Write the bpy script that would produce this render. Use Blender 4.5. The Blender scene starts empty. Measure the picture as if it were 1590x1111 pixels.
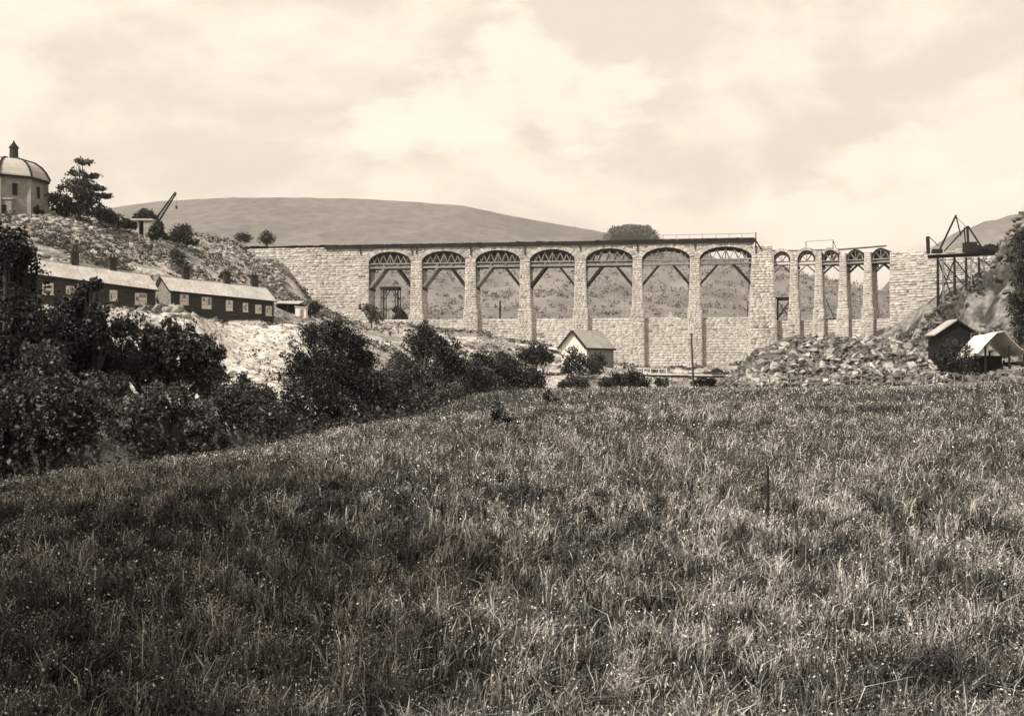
import bpy, math, random
import numpy as np
from mathutils import Vector, Matrix

# ------------------------------------------------------------------ camera, sky, sun, exposure
F = 1705.0
HOR = 590.0
sc = bpy.context.scene
col = sc.collection
cam_d = bpy.data.cameras.new('camera'); cam = bpy.data.objects.new('camera', cam_d); col.objects.link(cam)
cam.location = (0, 0, 0); cam.rotation_euler = (math.pi/2, 0, 0)
cam_d.sensor_width = 36.0; cam_d.lens = 36.0*F/1590.0
cam_d.shift_y = (HOR-555.5)/1590.0
cam_d.clip_start = 0.1; cam_d.clip_end = 12000
sc.camera = cam
SUN_DIR = Vector((-0.74, -0.67, 0)).normalized()
SUN_EL = math.radians(47)
SUNV = Vector((SUN_DIR.x*math.cos(SUN_EL), SUN_DIR.y*math.cos(SUN_EL), math.sin(SUN_EL)))
w = bpy.data.worlds.new('World'); sc.world = w; w.use_nodes = True
nt = w.node_tree; nt.nodes.clear()
def N(t, k, **kw):
    n = t.nodes.new(k)
    for a, b in kw.items(): setattr(n, a, b)
    return n
def L(t, a, b): t.links.new(a, b)
sky = N(nt, 'ShaderNodeTexSky'); sky.sky_type = 'NISHITA'; sky.sun_disc = False
sky.sun_elevation = SUN_EL; sky.sun_rotation = math.atan2(SUN_DIR.x, SUN_DIR.y)
sky.air_density = 1.0; sky.dust_density = 3.0
bw = N(nt, 'ShaderNodeRGBToBW'); L(nt, sky.outputs[0], bw.inputs[0])
clampn = N(nt, 'ShaderNodeMapRange'); clampn.inputs[1].default_value = 0; clampn.inputs[2].default_value = 14
clampn.inputs[3].default_value = 7.5; clampn.inputs[4].default_value = 9.2
L(nt, bw.outputs[0], clampn.inputs[0])
# soft cloud layer, mapped on the direction
tc = N(nt, 'ShaderNodeTexCoord')
sep = N(nt, 'ShaderNodeSeparateXYZ'); L(nt, tc.outputs['Generated'], sep.inputs[0])
mp = N(nt, 'ShaderNodeMapping'); mp.inputs['Scale'].default_value = (2.0, 2.0, 4.2); mp.inputs['Location'].default_value = (3.3, 1.1, 0.4)
L(nt, tc.outputs['Generated'], mp.inputs[0])
n1 = N(nt, 'ShaderNodeTexNoise'); n1.inputs['Scale'].default_value = 2.1; n1.inputs['Detail'].default_value = 8; n1.inputs['Roughness'].default_value = 0.5; n1.inputs['Distortion'].default_value = 0.6
L(nt, mp.outputs[0], n1.inputs['Vector'])
n2 = N(nt, 'ShaderNodeTexNoise'); n2.inputs['Scale'].default_value = 6.5; n2.inputs['Detail'].default_value = 7; n2.inputs['Roughness'].default_value = 0.6
L(nt, mp.outputs[0], n2.inputs['Vector'])
def M(t, op, a, b=None, c=None, clamp=False):
    n = N(t, 'ShaderNodeMath', operation=op); n.use_clamp = clamp
    for i, v in enumerate((a, b, c)):
        if v is None: continue
        if isinstance(v, (int, float)): n.inputs[i].default_value = v
        else: L(t, v, n.inputs[i])
    return n.outputs[0]
cl = N(nt, 'ShaderNodeMapRange'); cl.interpolation_type = 'SMOOTHSTEP'
cl.inputs[1].default_value = 0.42; cl.inputs[2].default_value = 0.58
L(nt, M(nt, 'ADD', M(nt, 'MULTIPLY', n1.outputs[0], 0.75), M(nt, 'MULTIPLY', n2.outputs[0], 0.25)), cl.inputs[0])
# rounded cumulus banks: smooth union of puffs, edges broken by noise
def dirpx(px, py):
    v = Vector(((px-795)/F, 1, (HOR-py)/F)); return v.normalized()
field = None
for (px, py, r) in ((1415, 262, 62), (1350, 285, 60), (1475, 300, 58), (1290, 320, 50), (1190, 312, 46), (1400, 340, 80), (1240, 352, 70), (1560, 330, 60),
                    (985, 140, 50), (930, 165, 70), (840, 120, 60), (690, 180, 70), (780, 70, 60), (600, 205, 50), (880, 190, 50), (760, 150, 70)):
    vd = N(nt, 'ShaderNodeVectorMath', operation='DISTANCE'); L(nt, tc.outputs['Generated'], vd.inputs[0]); vd.inputs[1].default_value = dirpx(px, py)
    m = M(nt, 'SUBTRACT', r/F, vd.outputs['Value'])
    field = m if field is None else M(nt, 'SMOOTH_MAX', field, m, 0.015)
field = M(nt, 'ADD', field, M(nt, 'MULTIPLY', M(nt, 'SUBTRACT', n2.outputs[0], 0.5), 0.11))
pf = N(nt, 'ShaderNodeMapRange'); pf.interpolation_type = 'SMOOTHSTEP'; pf.inputs[1].default_value = -0.008; pf.inputs[2].default_value = 0.02
L(nt, field, pf.inputs[0])
# low haze veil: thick towards the horizon, thinned overhead out of view to cut fill light and deepen shadows
fill_veil = N(nt, 'ShaderNodeMapRange'); fill_veil.interpolation_type = 'SMOOTHSTEP'; fill_veil.inputs[1].default_value = .30; fill_veil.inputs[2].default_value = .85; fill_veil.inputs[3].default_value = 1.0; fill_veil.inputs[4].default_value = .22
L(nt, sep.outputs['Z'], fill_veil.inputs[0])
clr = M(nt, 'MINIMUM', bw.outputs[0], 12.0)
bmix = N(nt, 'ShaderNodeMix'); bmix.data_type = 'FLOAT'; L(nt, fill_veil.outputs[0], bmix.inputs[0]); L(nt, clr, bmix.inputs[2]); L(nt, clampn.outputs[0], bmix.inputs[3])
base = bmix.outputs[0]
v1 = N(nt, 'ShaderNodeMix'); v1.data_type = 'FLOAT'
L(nt, M(nt, 'MULTIPLY', M(nt, 'MULTIPLY', cl.outputs[0], 0.75), fill_veil.outputs[0]), v1.inputs[0]); L(nt, base, v1.inputs[2]); v1.inputs[3].default_value = 10.2
v2 = N(nt, 'ShaderNodeMix'); v2.data_type = 'FLOAT'
L(nt, M(nt, 'MULTIPLY', pf.outputs[0], 0.6), v2.inputs[0]); L(nt, v1.outputs[0], v2.inputs[2]); v2.inputs[3].default_value = 10.9
tint = N(nt, 'ShaderNodeVectorMath', operation='SCALE'); tint.inputs[0].default_value = (1.0, 0.885, 0.745)
L(nt, v2.outputs[0], tint.inputs['Scale'])
bg = N(nt, 'ShaderNodeBackground'); bg.inputs[1].default_value = 0.117
L(nt, tint.outputs[0], bg.inputs[0])
out = N(nt, 'ShaderNodeOutputWorld'); L(nt, bg.outputs[0], out.inputs[0])
sl = bpy.data.lights.new('sun', 'SUN'); sl.energy = 5.0; sl.angle = math.radians(0.5); sl.color = (1.0, 0.94, 0.865)
so = bpy.data.objects.new('sun', sl); col.objects.link(so)
so.rotation_euler = (-SUNV).to_track_quat('-Z', 'Y').to_euler(); so.location = (-40, -40, 60)
sc.view_settings.view_transform = 'Standard'; sc.view_settings.look = 'None'
sc.view_settings.exposure = 0.0; sc.view_settings.gamma = 1.0; sc.view_settings.use_curve_mapping = False
sc.render.engine = 'CYCLES'
sc.cycles.max_bounces = 5; sc.cycles.diffuse_bounces = 2; sc.cycles.glossy_bounces = 1; sc.cycles.transmission_bounces = 2; sc.cycles.volume_bounces = 0

rng = np.random.default_rng(7)
R = random.Random(11)

# ------------------------------------------------------------------ helpers
def at(px, py, Y): return Vector(((px-795)/F*Y, Y, (HOR-py)/F*Y))
def tag(o, label=None, cat=None, group=None, kind=None):
    if label: o['label'] = label
    if cat: o['category'] = cat
    if group: o['group'] = group
    if kind: o['kind'] = kind
    return o
def empty(name, loc, label=None, cat=None, group=None, rz=0):
    o = bpy.data.objects.new(name, None); col.objects.link(o)
    o.location = loc; o.rotation_euler = (0, 0, rz); o.empty_display_size = 0.5
    return tag(o, label, cat, group)
class MB:
    def __init__(s): s.v = []; s.f = []
    def add(s, vs, fs):
        b = len(s.v); s.v += [tuple(v) for v in vs]; s.f += [tuple(i+b for i in f) for f in fs]; return s
    def hexa(s, p):   # 8 corners: 0-3 bottom loop, 4-7 top loop
        return s.add(p, [(3,2,1,0),(4,5,6,7),(0,1,5,4),(1,2,6,5),(2,3,7,6),(3,0,4,7)])
    def box(s, c, size, mat=None):
        x, y, z = size[0]/2, size[1]/2, size[2]/2
        p = [Vector(q) for q in ((-x,-y,-z),(x,-y,-z),(x,y,-z),(-x,y,-z),(-x,-y,z),(x,-y,z),(x,y,z),(-x,y,z))]
        if mat is not None: p = [mat @ q for q in p]
        c = Vector(c); return s.hexa([q+c for q in p])
    def bar(s, a, b, w_, h_=None, up=Vector((0,0,1))):
        a = Vector(a); b = Vector(b); h_ = h_ or w_; d = (b-a)
        if d.length < 1e-6: return s
        d.normalize()
        if abs(d.dot(up)) > .98: up = Vector((0,1,0))
        sx = d.cross(up).normalized()*w_/2; sz = sx.cross(d).normalized()*h_/2
        return s.hexa([a-sx-sz, a+sx-sz, b+sx-sz, b-sx-sz, a-sx+sz, a+sx+sz, b+sx+sz, b-sx+sz])
    def tube(s, pts, rad, n=7):
        b = len(s.v); pts = [Vector(p) for p in pts]
        for i, p in enumerate(pts):
            d = (pts[min(i+1, len(pts)-1)]-pts[max(i-1, 0)]).normalized()
            u = d.cross(Vector((0.3,1,0.1))).normalized(); v = d.cross(u)
            for k in range(n):
                a = 2*math.pi*k/n; s.v.append(tuple(p+(u*math.cos(a)+v*math.sin(a))*rad[i]))
        for i in range(len(pts)-1):
            for k in range(n):
                s.f.append((b+i*n+k, b+i*n+(k+1)%n, b+(i+1)*n+(k+1)%n, b+(i+1)*n+k))
        s.f.append(tuple(b+(len(pts)-1)*n+k for k in range(n)))
        return s
    def build(s, name, mat, parent=None, **kw):
        me = bpy.data.meshes.new(name); me.from_pydata(s.v, [], s.f); me.update()
        o = bpy.data.objects.new(name, me); col.objects.link(o)
        if mat: me.materials.append(mat)
        if parent is not None:
            o.parent = parent; o.matrix_parent_inverse = INV(parent)
        return tag(o, **kw)
def world_of(o):
    m = Matrix.Translation(o.location) @ o.rotation_euler.to_matrix().to_4x4()
    return m
def INV(parent):
    m = Matrix.Identity(4); chain = []
    p = parent
    while p is not None: chain.append(p); p = p.parent
    if len(chain) == 1: return world_of(parent).inverted()
    return Matrix.Identity(4)   # parts sit at identity under a thing whose inverse cancels it
def np_mesh(name, verts, faces, mat, parent=None, tone=None, smooth=False, **kw):
    verts = np.asarray(verts, np.float32); faces = np.asarray(faces, np.int32)
    me = bpy.data.meshes.new(name)
    me.vertices.add(len(verts)); me.vertices.foreach_set('co', verts.ravel())
    k = faces.shape[1]
    me.loops.add(faces.size); me.loops.foreach_set('vertex_index', faces.ravel())
    me.polygons.add(len(faces)); me.polygons.foreach_set('loop_start', np.arange(0, faces.size, k, dtype=np.int32))
    if smooth: me.polygons.foreach_set('use_smooth', np.ones(len(faces), bool))
    if tone is not None:
        a = me.attributes.new('tone', 'FLOAT', 'POINT'); a.data.foreach_set('value', np.asarray(tone, np.float32))
    me.update(calc_edges=True)
    o = bpy.data.objects.new(name, me); col.objects.link(o)
    if mat: me.materials.append(mat)
    if parent is not None:
        o.parent = parent; o.matrix_parent_inverse = INV(parent)
    return tag(o, **kw)
def hash2(ix, iy, s):
    n = (ix.astype(np.int64)*374761393 + iy.astype(np.int64)*668265263 + s*974634777) & 0x7fffffff
    n = ((n ^ (n >> 13))*1274126177) & 0x7fffffff
    return ((n ^ (n >> 16)) & 0xffff)/65535.0
def vnoise(x, y, s=0):
    ix = np.floor(x); iy = np.floor(y); fx = x-ix; fy = y-iy
    fx = fx*fx*(3-2*fx); fy = fy*fy*(3-2*fy)
    a = hash2(ix, iy, s); b = hash2(ix+1, iy, s); c = hash2(ix, iy+1, s); d = hash2(ix+1, iy+1, s)
    return (a*(1-fx)+b*fx)*(1-fy)+(c*(1-fx)+d*fx)*fy
def fbm(x, y, s=0, o=4):
    t = 0; a = .5; k = 0
    for i in range(o):
        t = t + a*vnoise(x*2**i+17.3*i, y*2**i-9.1*i, s+i); k += a; a *= .5
    return t/k
def sstep(x, a, b):
    t = np.clip((x-a)/(b-a), 0, 1); return t*t*(3-2*t)

# ------------------------------------------------------------------ materials (sepia print tones)
WARM = (1.0, 0.94, 0.86)
def mat(name, v, rough=0.9, n=1.2, var=0.35, bump=0.0, bscale=None, tone=False, trans=0.0, spec=0.2, stretch=(1,1,1), fine=None, obj_rand=0.0):
    m = bpy.data.materials.new(name); m.use_nodes = True; t = m.node_tree; t.nodes.clear()
    geo = N(t, 'ShaderNodeNewGeometry'); mp_ = N(t, 'ShaderNodeMapping'); mp_.inputs['Scale'].default_value = stretch
    L(t, geo.outputs['Position'], mp_.inputs[0])
    nz = N(t, 'ShaderNodeTexNoise'); nz.inputs['Scale'].default_value = n; nz.inputs['Detail'].default_value = 6; nz.inputs['Roughness'].default_value = .65
    L(t, mp_.outputs[0], nz.inputs['Vector'])
    r = N(t, 'ShaderNodeMapRange'); r.inputs[1].default_value = .3; r.inputs[2].default_value = .7
    r.inputs[3].default_value = v*(1-var); r.inputs[4].default_value = v*(1+var)
    L(t, nz.outputs[0], r.inputs[0]); val = r.outputs[0]
    if fine:
        nf = N(t, 'ShaderNodeTexNoise'); nf.inputs['Scale'].default_value = fine[0]; nf.inputs['Detail'].default_value = 3
        L(t, mp_.outputs[0], nf.inputs['Vector'])
        rf = N(t, 'ShaderNodeMapRange'); rf.inputs[1].default_value = .35; rf.inputs[2].default_value = .65; rf.inputs[3].default_value = 1-fine[1]; rf.inputs[4].default_value = 1+fine[1]
        L(t, nf.outputs[0], rf.inputs[0]); val = M(t, 'MULTIPLY', val, rf.outputs[0])
    if tone:
        at_ = N(t, 'ShaderNodeAttribute'); at_.attribute_name = 'tone'
        val = M(t, 'MULTIPLY', val, at_.outputs['Fac'])
    if obj_rand:
        oi = N(t, 'ShaderNodeObjectInfo')
        val = M(t, 'MULTIPLY', val, M(t, 'ADD', M(t, 'MULTIPLY', oi.outputs['Random'], 2*obj_rand), 1-obj_rand))
    c = N(t, 'ShaderNodeVectorMath', operation='SCALE'); c.inputs[0].default_value = WARM; L(t, val, c.inputs['Scale'])
    p = N(t, 'ShaderNodeBsdfPrincipled'); p.inputs['Roughness'].default_value = rough
    p.inputs['Specular IOR Level'].default_value = spec
    L(t, c.outputs[0], p.inputs['Base Color']); surf = p.outputs[0]
    if bump:
        nb = N(t, 'ShaderNodeTexNoise'); nb.inputs['Scale'].default_value = bscale or n*6; nb.inputs['Detail'].default_value = 5
        L(t, mp_.outputs[0], nb.inputs['Vector'])
        b = N(t, 'ShaderNodeBump'); b.inputs['Strength'].default_value = bump; b.inputs['Distance'].default_value = .12
        L(t, nb.outputs[0], b.inputs['Height']); L(t, b.outputs[0], p.inputs['Normal'])
    if trans:
        tr = N(t, 'ShaderNodeBsdfTranslucent'); L(t, c.outputs[0], tr.inputs[0])
        mx = N(t, 'ShaderNodeMixShader'); mx.inputs[0].default_value = trans
        L(t, p.outputs[0], mx.inputs[1]); L(t, tr.outputs[0], mx.inputs[2]); surf = mx.outputs[0]
    o = N(t, 'ShaderNodeOutputMaterial'); L(t, surf, o.inputs[0])
    return m
STONE = mat('dressed_stone', .52, n=.12, var=.22, bump=.2, bscale=4, fine=(1.1, .2), tone=True)
JOINT = mat('mortar_joint', .46, n=.6, var=.15)
RUBBLE = mat('rubble_stone', .33, n=.9, var=.35, bump=.6, bscale=5, obj_rand=.55, fine=(3, .2))
ROCKS = mat('scree_stone', .36, n=.5, var=.3, bump=.5, bscale=5, tone=True)
TIMBER = mat('weathered_timber', .24, n=1.2, var=.35, stretch=(1,1,3), obj_rand=.25)
TARRED = mat('tarred_timber', .022, n=1.5, var=.4)
BOARD = mat('tarred_board', .045, n=.8, var=.5, stretch=(1,1,6), rough=.7)
GABLE = mat('grey_board', .24, n=.8, var=.35, stretch=(1,1,6))  # sunlit tone on cottage gables, shaded tone on the hut side, else plain
SLATE = mat('roof_felt', .47, n=.5, var=.22, fine=(4, .15), bump=.2)
WHITE = mat('whitewash', .74, n=.7, var=.12, fine=(4, .1))
BLIND = mat('pale_window_blind', .7, n=1.5, var=.25, rough=.4)
BRICK = mat('sooty_brick', .045, n=2, var=.5)
DARK = mat('dark_opening', .012, n=2, var=.3)
IRON = mat('dark_iron', .04, n=3, var=.3, rough=.5)
GROUND = mat('ground', 1.0, n=.16, var=.18, bump=.9, bscale=.9, fine=(1.3, .38), tone=True)
GRASS = mat('meadow_grass', 1.0, n=.25, var=.15, rough=.6, tone=True, trans=.2, spec=.3)
LEAF = mat('leaves', .05, n=.3, var=.25, rough=.5, tone=True, trans=.16, spec=.35)
LEAFD = mat('dark_leaves', .022, n=.3, var=.25, rough=.5, tone=True, trans=.14, spec=.35)
LEAFB = mat('bramble_leaves', .08, n=.5, var=.3, rough=.45, tone=True, trans=.2, spec=.4)
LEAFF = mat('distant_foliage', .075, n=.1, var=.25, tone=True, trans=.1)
BARK = mat('bark', .06, n=3, var=.4, bump=.5, stretch=(1,1,.3))
HILL = mat('moor', .17, n=.006, var=.1, fine=(.06, .16), bump=.25, bscale=.15, tone=True)
CANVAS = mat('pale_canvas', .7, n=1.5, var=.1, bump=.3, bscale=2)
WATER = mat('river_water', .05, n=.5, var=.2, rough=.08, spec=.5)

# ------------------------------------------------------------------ terrain: one sheet through surveyed spot heights
def P(px, py, Y): v = at(px, py, Y); return (v.x, v.y, v.z)
spots = [(0,-12,-1.6),(14,-10,-1.6),(-14,-10,-1.7),(-10,0,-1.7),(10,0,-1.6),(0,8,-1.6),(5,15,-1.55),(18,15,-1.45),(-5,12,-1.65),(0,30,-1.25),(15,30,-1.2),
 (0,50,-1.0),(20,50,-.9),(1,62,-.9),(60,80,-.6),(60,30,-1),(5,72,-.9),(100,30,0),(100,80,3),
 (-9,20,-1.95),(-6.7,34,-1.95),(-2.2,54,-.9),(-15,18,-3.2),(-13,34,-4.6),(-9,54,-3.6),(-22,40,-6.5),(-18,70,-6),(-32,60,-6.5),(-30,90,-6),(-18,110,-4.5),(-6,88,-3.4),(2,92,-2.6),(-2,110,-3),
 (-40,30,-5),(-30,5,-2.5),(-60,10,0),(-60,60,-1),(-100,20,8),(-100,80,14),(-70,90,5),
 (12,92,-1.6),(26,95,-.7),(40,95,-.5),(12,120,-1.6),(12,155,-.6),(20,200,1.5),(26,236,2.6),(0,150,-1.6),(0,180,1.4),
 P(690,514,236),P(840,538,236),P(760,522,238),P(640,508,257),P(730,519,256),P(820,535,254),P(1000,574,250),P(1100,579,249),P(572,500,259),P(490,487,262),P(600,528,205),P(640,560,175),P(560,590,140),P(690,590,150),
 P(560,500,238),P(760,575,170),P(920,572,190),P(850,560,205),
 P(340,496,136),P(430,512,138),P(390,540,128),P(430,592,113),P(335,592,110),P(380,560,122),P(300,560,116),P(200,560,112),P(100,560,106),
 P(300,379,272),P(370,379,268),P(440,412,240),P(490,478,232),P(380,400,238),P(250,372,197),P(215,362,190),P(180,350,185),P(110,338,178),P(60,327,172),P(0,330,170),(-100,175,30),(-130,180,34),(-100,230,34),
 P(50,388,142),P(150,402,150),P(250,418,168),P(330,432,185),P(400,455,190),P(460,488,160),P(440,470,190),
 (-41,126,8.0),(-51.9,117.3,8.2),(-41,132,8.0),(-30.5,140.4,7.5),(-37,123,7.6),(-49,113,7.6),(-27,136,7.0),(-56,122,9.6),(-45,131,9.2),(-35,143,9.6),(-60,112,8.5),(-75,120,16),
 (-80,300,31),(-120,300,34),(-60,300,20),(-30,290,9),(0,285,8),(40,280,7),(80,270,8),(120,260,20),
 P(1385,566,222),P(1300,566,228),P(1440,512,215),P(1500,481,200),P(1560,432,180),P(1590,350,165),P(1520,534,140),P(1460,562,150),P(1400,586,140),P(1440,594,112),P(1560,594,103),(100,160,24),(110,200,28),(70,110,4),(95,110,14),(130,100,18),(90,235,18),
 P(1300,578,170),P(1380,566,172),P(1440,545,178),P(1400,556,195),P(1500,503,182),P(1470,520,196),P(1545,455,172),P(470,470,245),P(480,478,246),P(20+1000,606,60),P(1200,607,68),P(1400,606,60),P(900,608,56),P(1080,606,78),P(1300,605,82),P(1500,606,50),P(1560,603,80),
 (60,212,3.5),(45,215,2.6),(40,150,0),(60,150,2)]
spots = np.array(spots, float)
def _U(r2): return np.where(r2 > 1e-9, .5*r2*np.log(np.maximum(r2, 1e-9)), 0)
_n = len(spots)
_K = _U(((spots[:, None, :2]-spots[None, :, :2])**2).sum(2)); _K += np.eye(_n)*1.0
_Pm = np.c_[np.ones(_n), spots[:, :2]]
_A = np.zeros((_n+3, _n+3)); _A[:_n, :_n] = _K; _A[:_n, _n:] = _Pm; _A[_n:, :_n] = _Pm.T
_w = np.linalg.solve(_A, np.r_[spots[:, 2], 0, 0, 0])
def height(x, y, rough=True):
    x = np.asarray(x, float); y = np.asarray(y, float); sh = x.shape
    xc = np.clip(x, -130, 130).ravel(); yc = np.clip(y, -14, 296).ravel()
    z = np.empty(xc.size)
    for i in range(0, xc.size, 20000):
        s = slice(i, i+20000)
        z[s] = _U((xc[s, None]-spots[None, :, 0])**2+(yc[s, None]-spots[None, :, 1])**2) @ _w[:_n] + _w[_n]+_w[_n+1]*xc[s]+_w[_n+2]*yc[s]
    z = z.reshape(sh)
    d = np.maximum(np.maximum(np.abs(x)-130, y-296), np.maximum(-14-y, 0)); d = np.maximum(d, 0)
    k = sstep(d, 0, 500); z = z*(1-k)+k*(-2.0)
    if rough:
        steep = meadow_mask(x, y)
        z = z + (1-steep)*((fbm(x*.16, y*.16, 3)-.5)*1.5 + (fbm(x*.7, y*.7, 5)-.5)*.9)*sstep(y, 60, 130) + (fbm(x*.5, y*.5, 9)-.5)*.12
    eb = sstep(x, 46, 56)*sstep(y, 112, 130)*(1-sstep(y, 215, 235)); z = z+eb*((fbm(x*.2, y*.2, 15)-.5)*4.5+(np.abs(fbm(x*.45+.3*y, y*.3, 16)-.5)*-9+.8)+(fbm(x*1.1, y*1.1, 18)-.5)*2.6)
    return z
def edge_x(y):   # left boundary of the meadow
    return np.interp(y, [-20, 0, 12, 20, 34, 45, 54, 64, 74, 84, 95], [-14, -12, -10.5, -9.3, -6.9, -4.6, -2.6, -.6, 1.4, 6, 12])
def meadow_mask(x, y):
    return sstep(x-edge_x(y)+1.0*(fbm(x*.3, y*.3, 21)-.5), -1.0, .6)*(1-sstep(y, 82, 90))
def hgt(x, y): return float(height(np.array([x]), np.array([y]))[0])
def spread_axis(a, b, step, far, g=1.16):
    c = list(np.arange(a, b+step/2, step)); s = step; v = b; hi = []
    while v < far: s *= g; v += s; hi.append(v)
    s = step; v = a; lo = []
    while v > -far: s *= g; v -= s; lo.append(v)
    return np.array(lo[::-1]+c+hi)
gx = spread_axis(-120, 120, .85, 5200); gy = spread_axis(-14, 292, .95, 5200)
XX, YY = np.meshgrid(gx, gy); ZZ = height(XX, YY)
mm = meadow_mask(XX, YY)
# colour zones
g1 = fbm(XX*.05, YY*.05, 31); g2 = fbm(XX*.25, YY*.25, 33)
tone = .15+.16*sstep(g1*.5+g2*.5, .42, .62)               # rough hillside
spoil = sstep(YY, 96, 108)*(1-sstep(YY, 134, 142))*sstep(XX, -52, -38)*(1-sstep(XX, -16, -8))
tone = tone*(1-spoil)+spoil*(.52+.12*(g2-.5))
bank = sstep(YY, 140, 175)*(1-sstep(YY, 246, 252))*sstep(XX, -46, -34)*(1-sstep(XX, 30, 44))
tone = tone*(1-bank*.8)+bank*.8*(.26+.5*sstep(g2, .45, .62)*.6)
hillrock = sstep(YY, 122, 140)*(1-sstep(YY, 280, 300))*(1-sstep(XX, -44, -34))
tone = tone*(1-hillrock)+hillrock*(.15+.24*sstep(g2*.6+g1*.4, .38, .56))
emb = sstep(XX, 44, 54)*sstep(YY, 98, 110)*(1-sstep(YY, 240, 260))
tone = tone*(1-emb)+emb*(.05+.17*sstep(fbm(XX*.6, YY*.5, 35), .40, .58))
river = (1-sstep(ZZ, -5.4, -4.2)); tone = tone*(1-river)+river*.08
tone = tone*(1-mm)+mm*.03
nx, ny = len(gx), len(gy)
idx = np.arange(nx*ny).reshape(ny, nx)
faces = np.stack([idx[:-1, :-1], idx[:-1, 1:], idx[1:, 1:], idx[1:, :-1]], -1).reshape(-1, 4)
np_mesh('ground', np.stack([XX, YY, ZZ], -1).reshape(-1, 3), faces, GROUND, tone=tone.ravel(), smooth=True, kind='structure')

# ------------------------------------------------------------------ hills
def hill(name, prof, Y0, depth, zbase, amp, tone_fn=None, seed=0, nxs=260, nys=60, back=None):
    pr = np.array(prof, float); xs = (pr[:, 0]-795)/F*Y0; zs = (HOR-pr[:, 1])/F*Y0
    x = np.linspace(xs[0], xs[-1], nxs); back = back or depth
    y = np.r_[np.linspace(Y0-depth, Y0, nys), np.linspace(Y0, Y0+back, nys//2)[1:]]
    X, Y = np.meshgrid(x, y)
    top = np.interp(X, xs, zs)
    k = np.where(Y < Y0, np.clip((Y-(Y0-depth))/depth, 0, 1), np.clip(1-(Y-Y0)/back, 0, 1))
    prof_ = k**1.08
    Z = zbase+(top-zbase)*prof_ + (fbm(X/depth*5, Y/depth*5, seed)-.5)*amp*np.sin(k*np.pi)*1.4 + (fbm(X/depth*40, Y/depth*40, seed+4)-.5)*amp*.12
    t = np.ones_like(X) if tone_fn is None else tone_fn(X, Y, Z)
    n_, m_ = X.shape[1], X.shape[0]; ii = np.arange(n_*m_).reshape(m_, n_)
    fc = np.stack([ii[:-1, :-1], ii[:-1, 1:], ii[1:, 1:], ii[1:, :-1]], -1).reshape(-1, 4)
    o = np_mesh(name, np.stack([X, Y, Z], -1).reshape(-1, 3), fc, HILL, tone=t.ravel(), smooth=True, kind='structure')
    return o, (lambda xx, yy: None), (X, Y, Z)
hill('hill', [(-900,420),(-500,360),(-200,335),(100,330),(180,322),(250,312),(310,309),(370,306.5),(480,307),(560,308.5),(640,313),(720,320),(800,336),(870,349),(940,361),(1000,370),(1080,385),(1150,420),(1250,500),(1400,570)], 1700, 800, 0, 14, lambda X,Y,Z: .8+.25*fbm(X*.006,Y*.012,4)+.12*sstep(fbm(X*.03,Y*.03,6),.45,.62), 2)
hill('hill', [(1330,520),(1420,400),(1480,362),(1520,346),(1560,337),(1600,327),(1750,300),(2000,270),(2400,300),(2900,420)], 900, 420, 0, 30, lambda X,Y,Z: .9+.4*fbm(X*.02,Y*.02,5), 12)
vo, _, (VX, VY, VZ) = hill('hill', [(-300,560),(100,470),(400,425),(560,410),(700,400),(830,397),(1000,398),(1130,402),(1200,410),(1236,424),(1262,430),(1300,436),(1345,448),(1385,455),(1460,470),(1600,480),(2000,560)], 560, 262, 4, 16,
    lambda X,Y,Z: .95+.35*sstep(fbm(X*.03,Y*.03,8),.35,.65), 22, nxs=300, nys=90)
hill('hill', [(900,392),(935,370),(950,358),(975,353),(1000,356),(1012,366),(1030,385)], 1350, 90, 20, 6, lambda X,Y,Z: .8+0*X, 32, nxs=80, nys=30)
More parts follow.
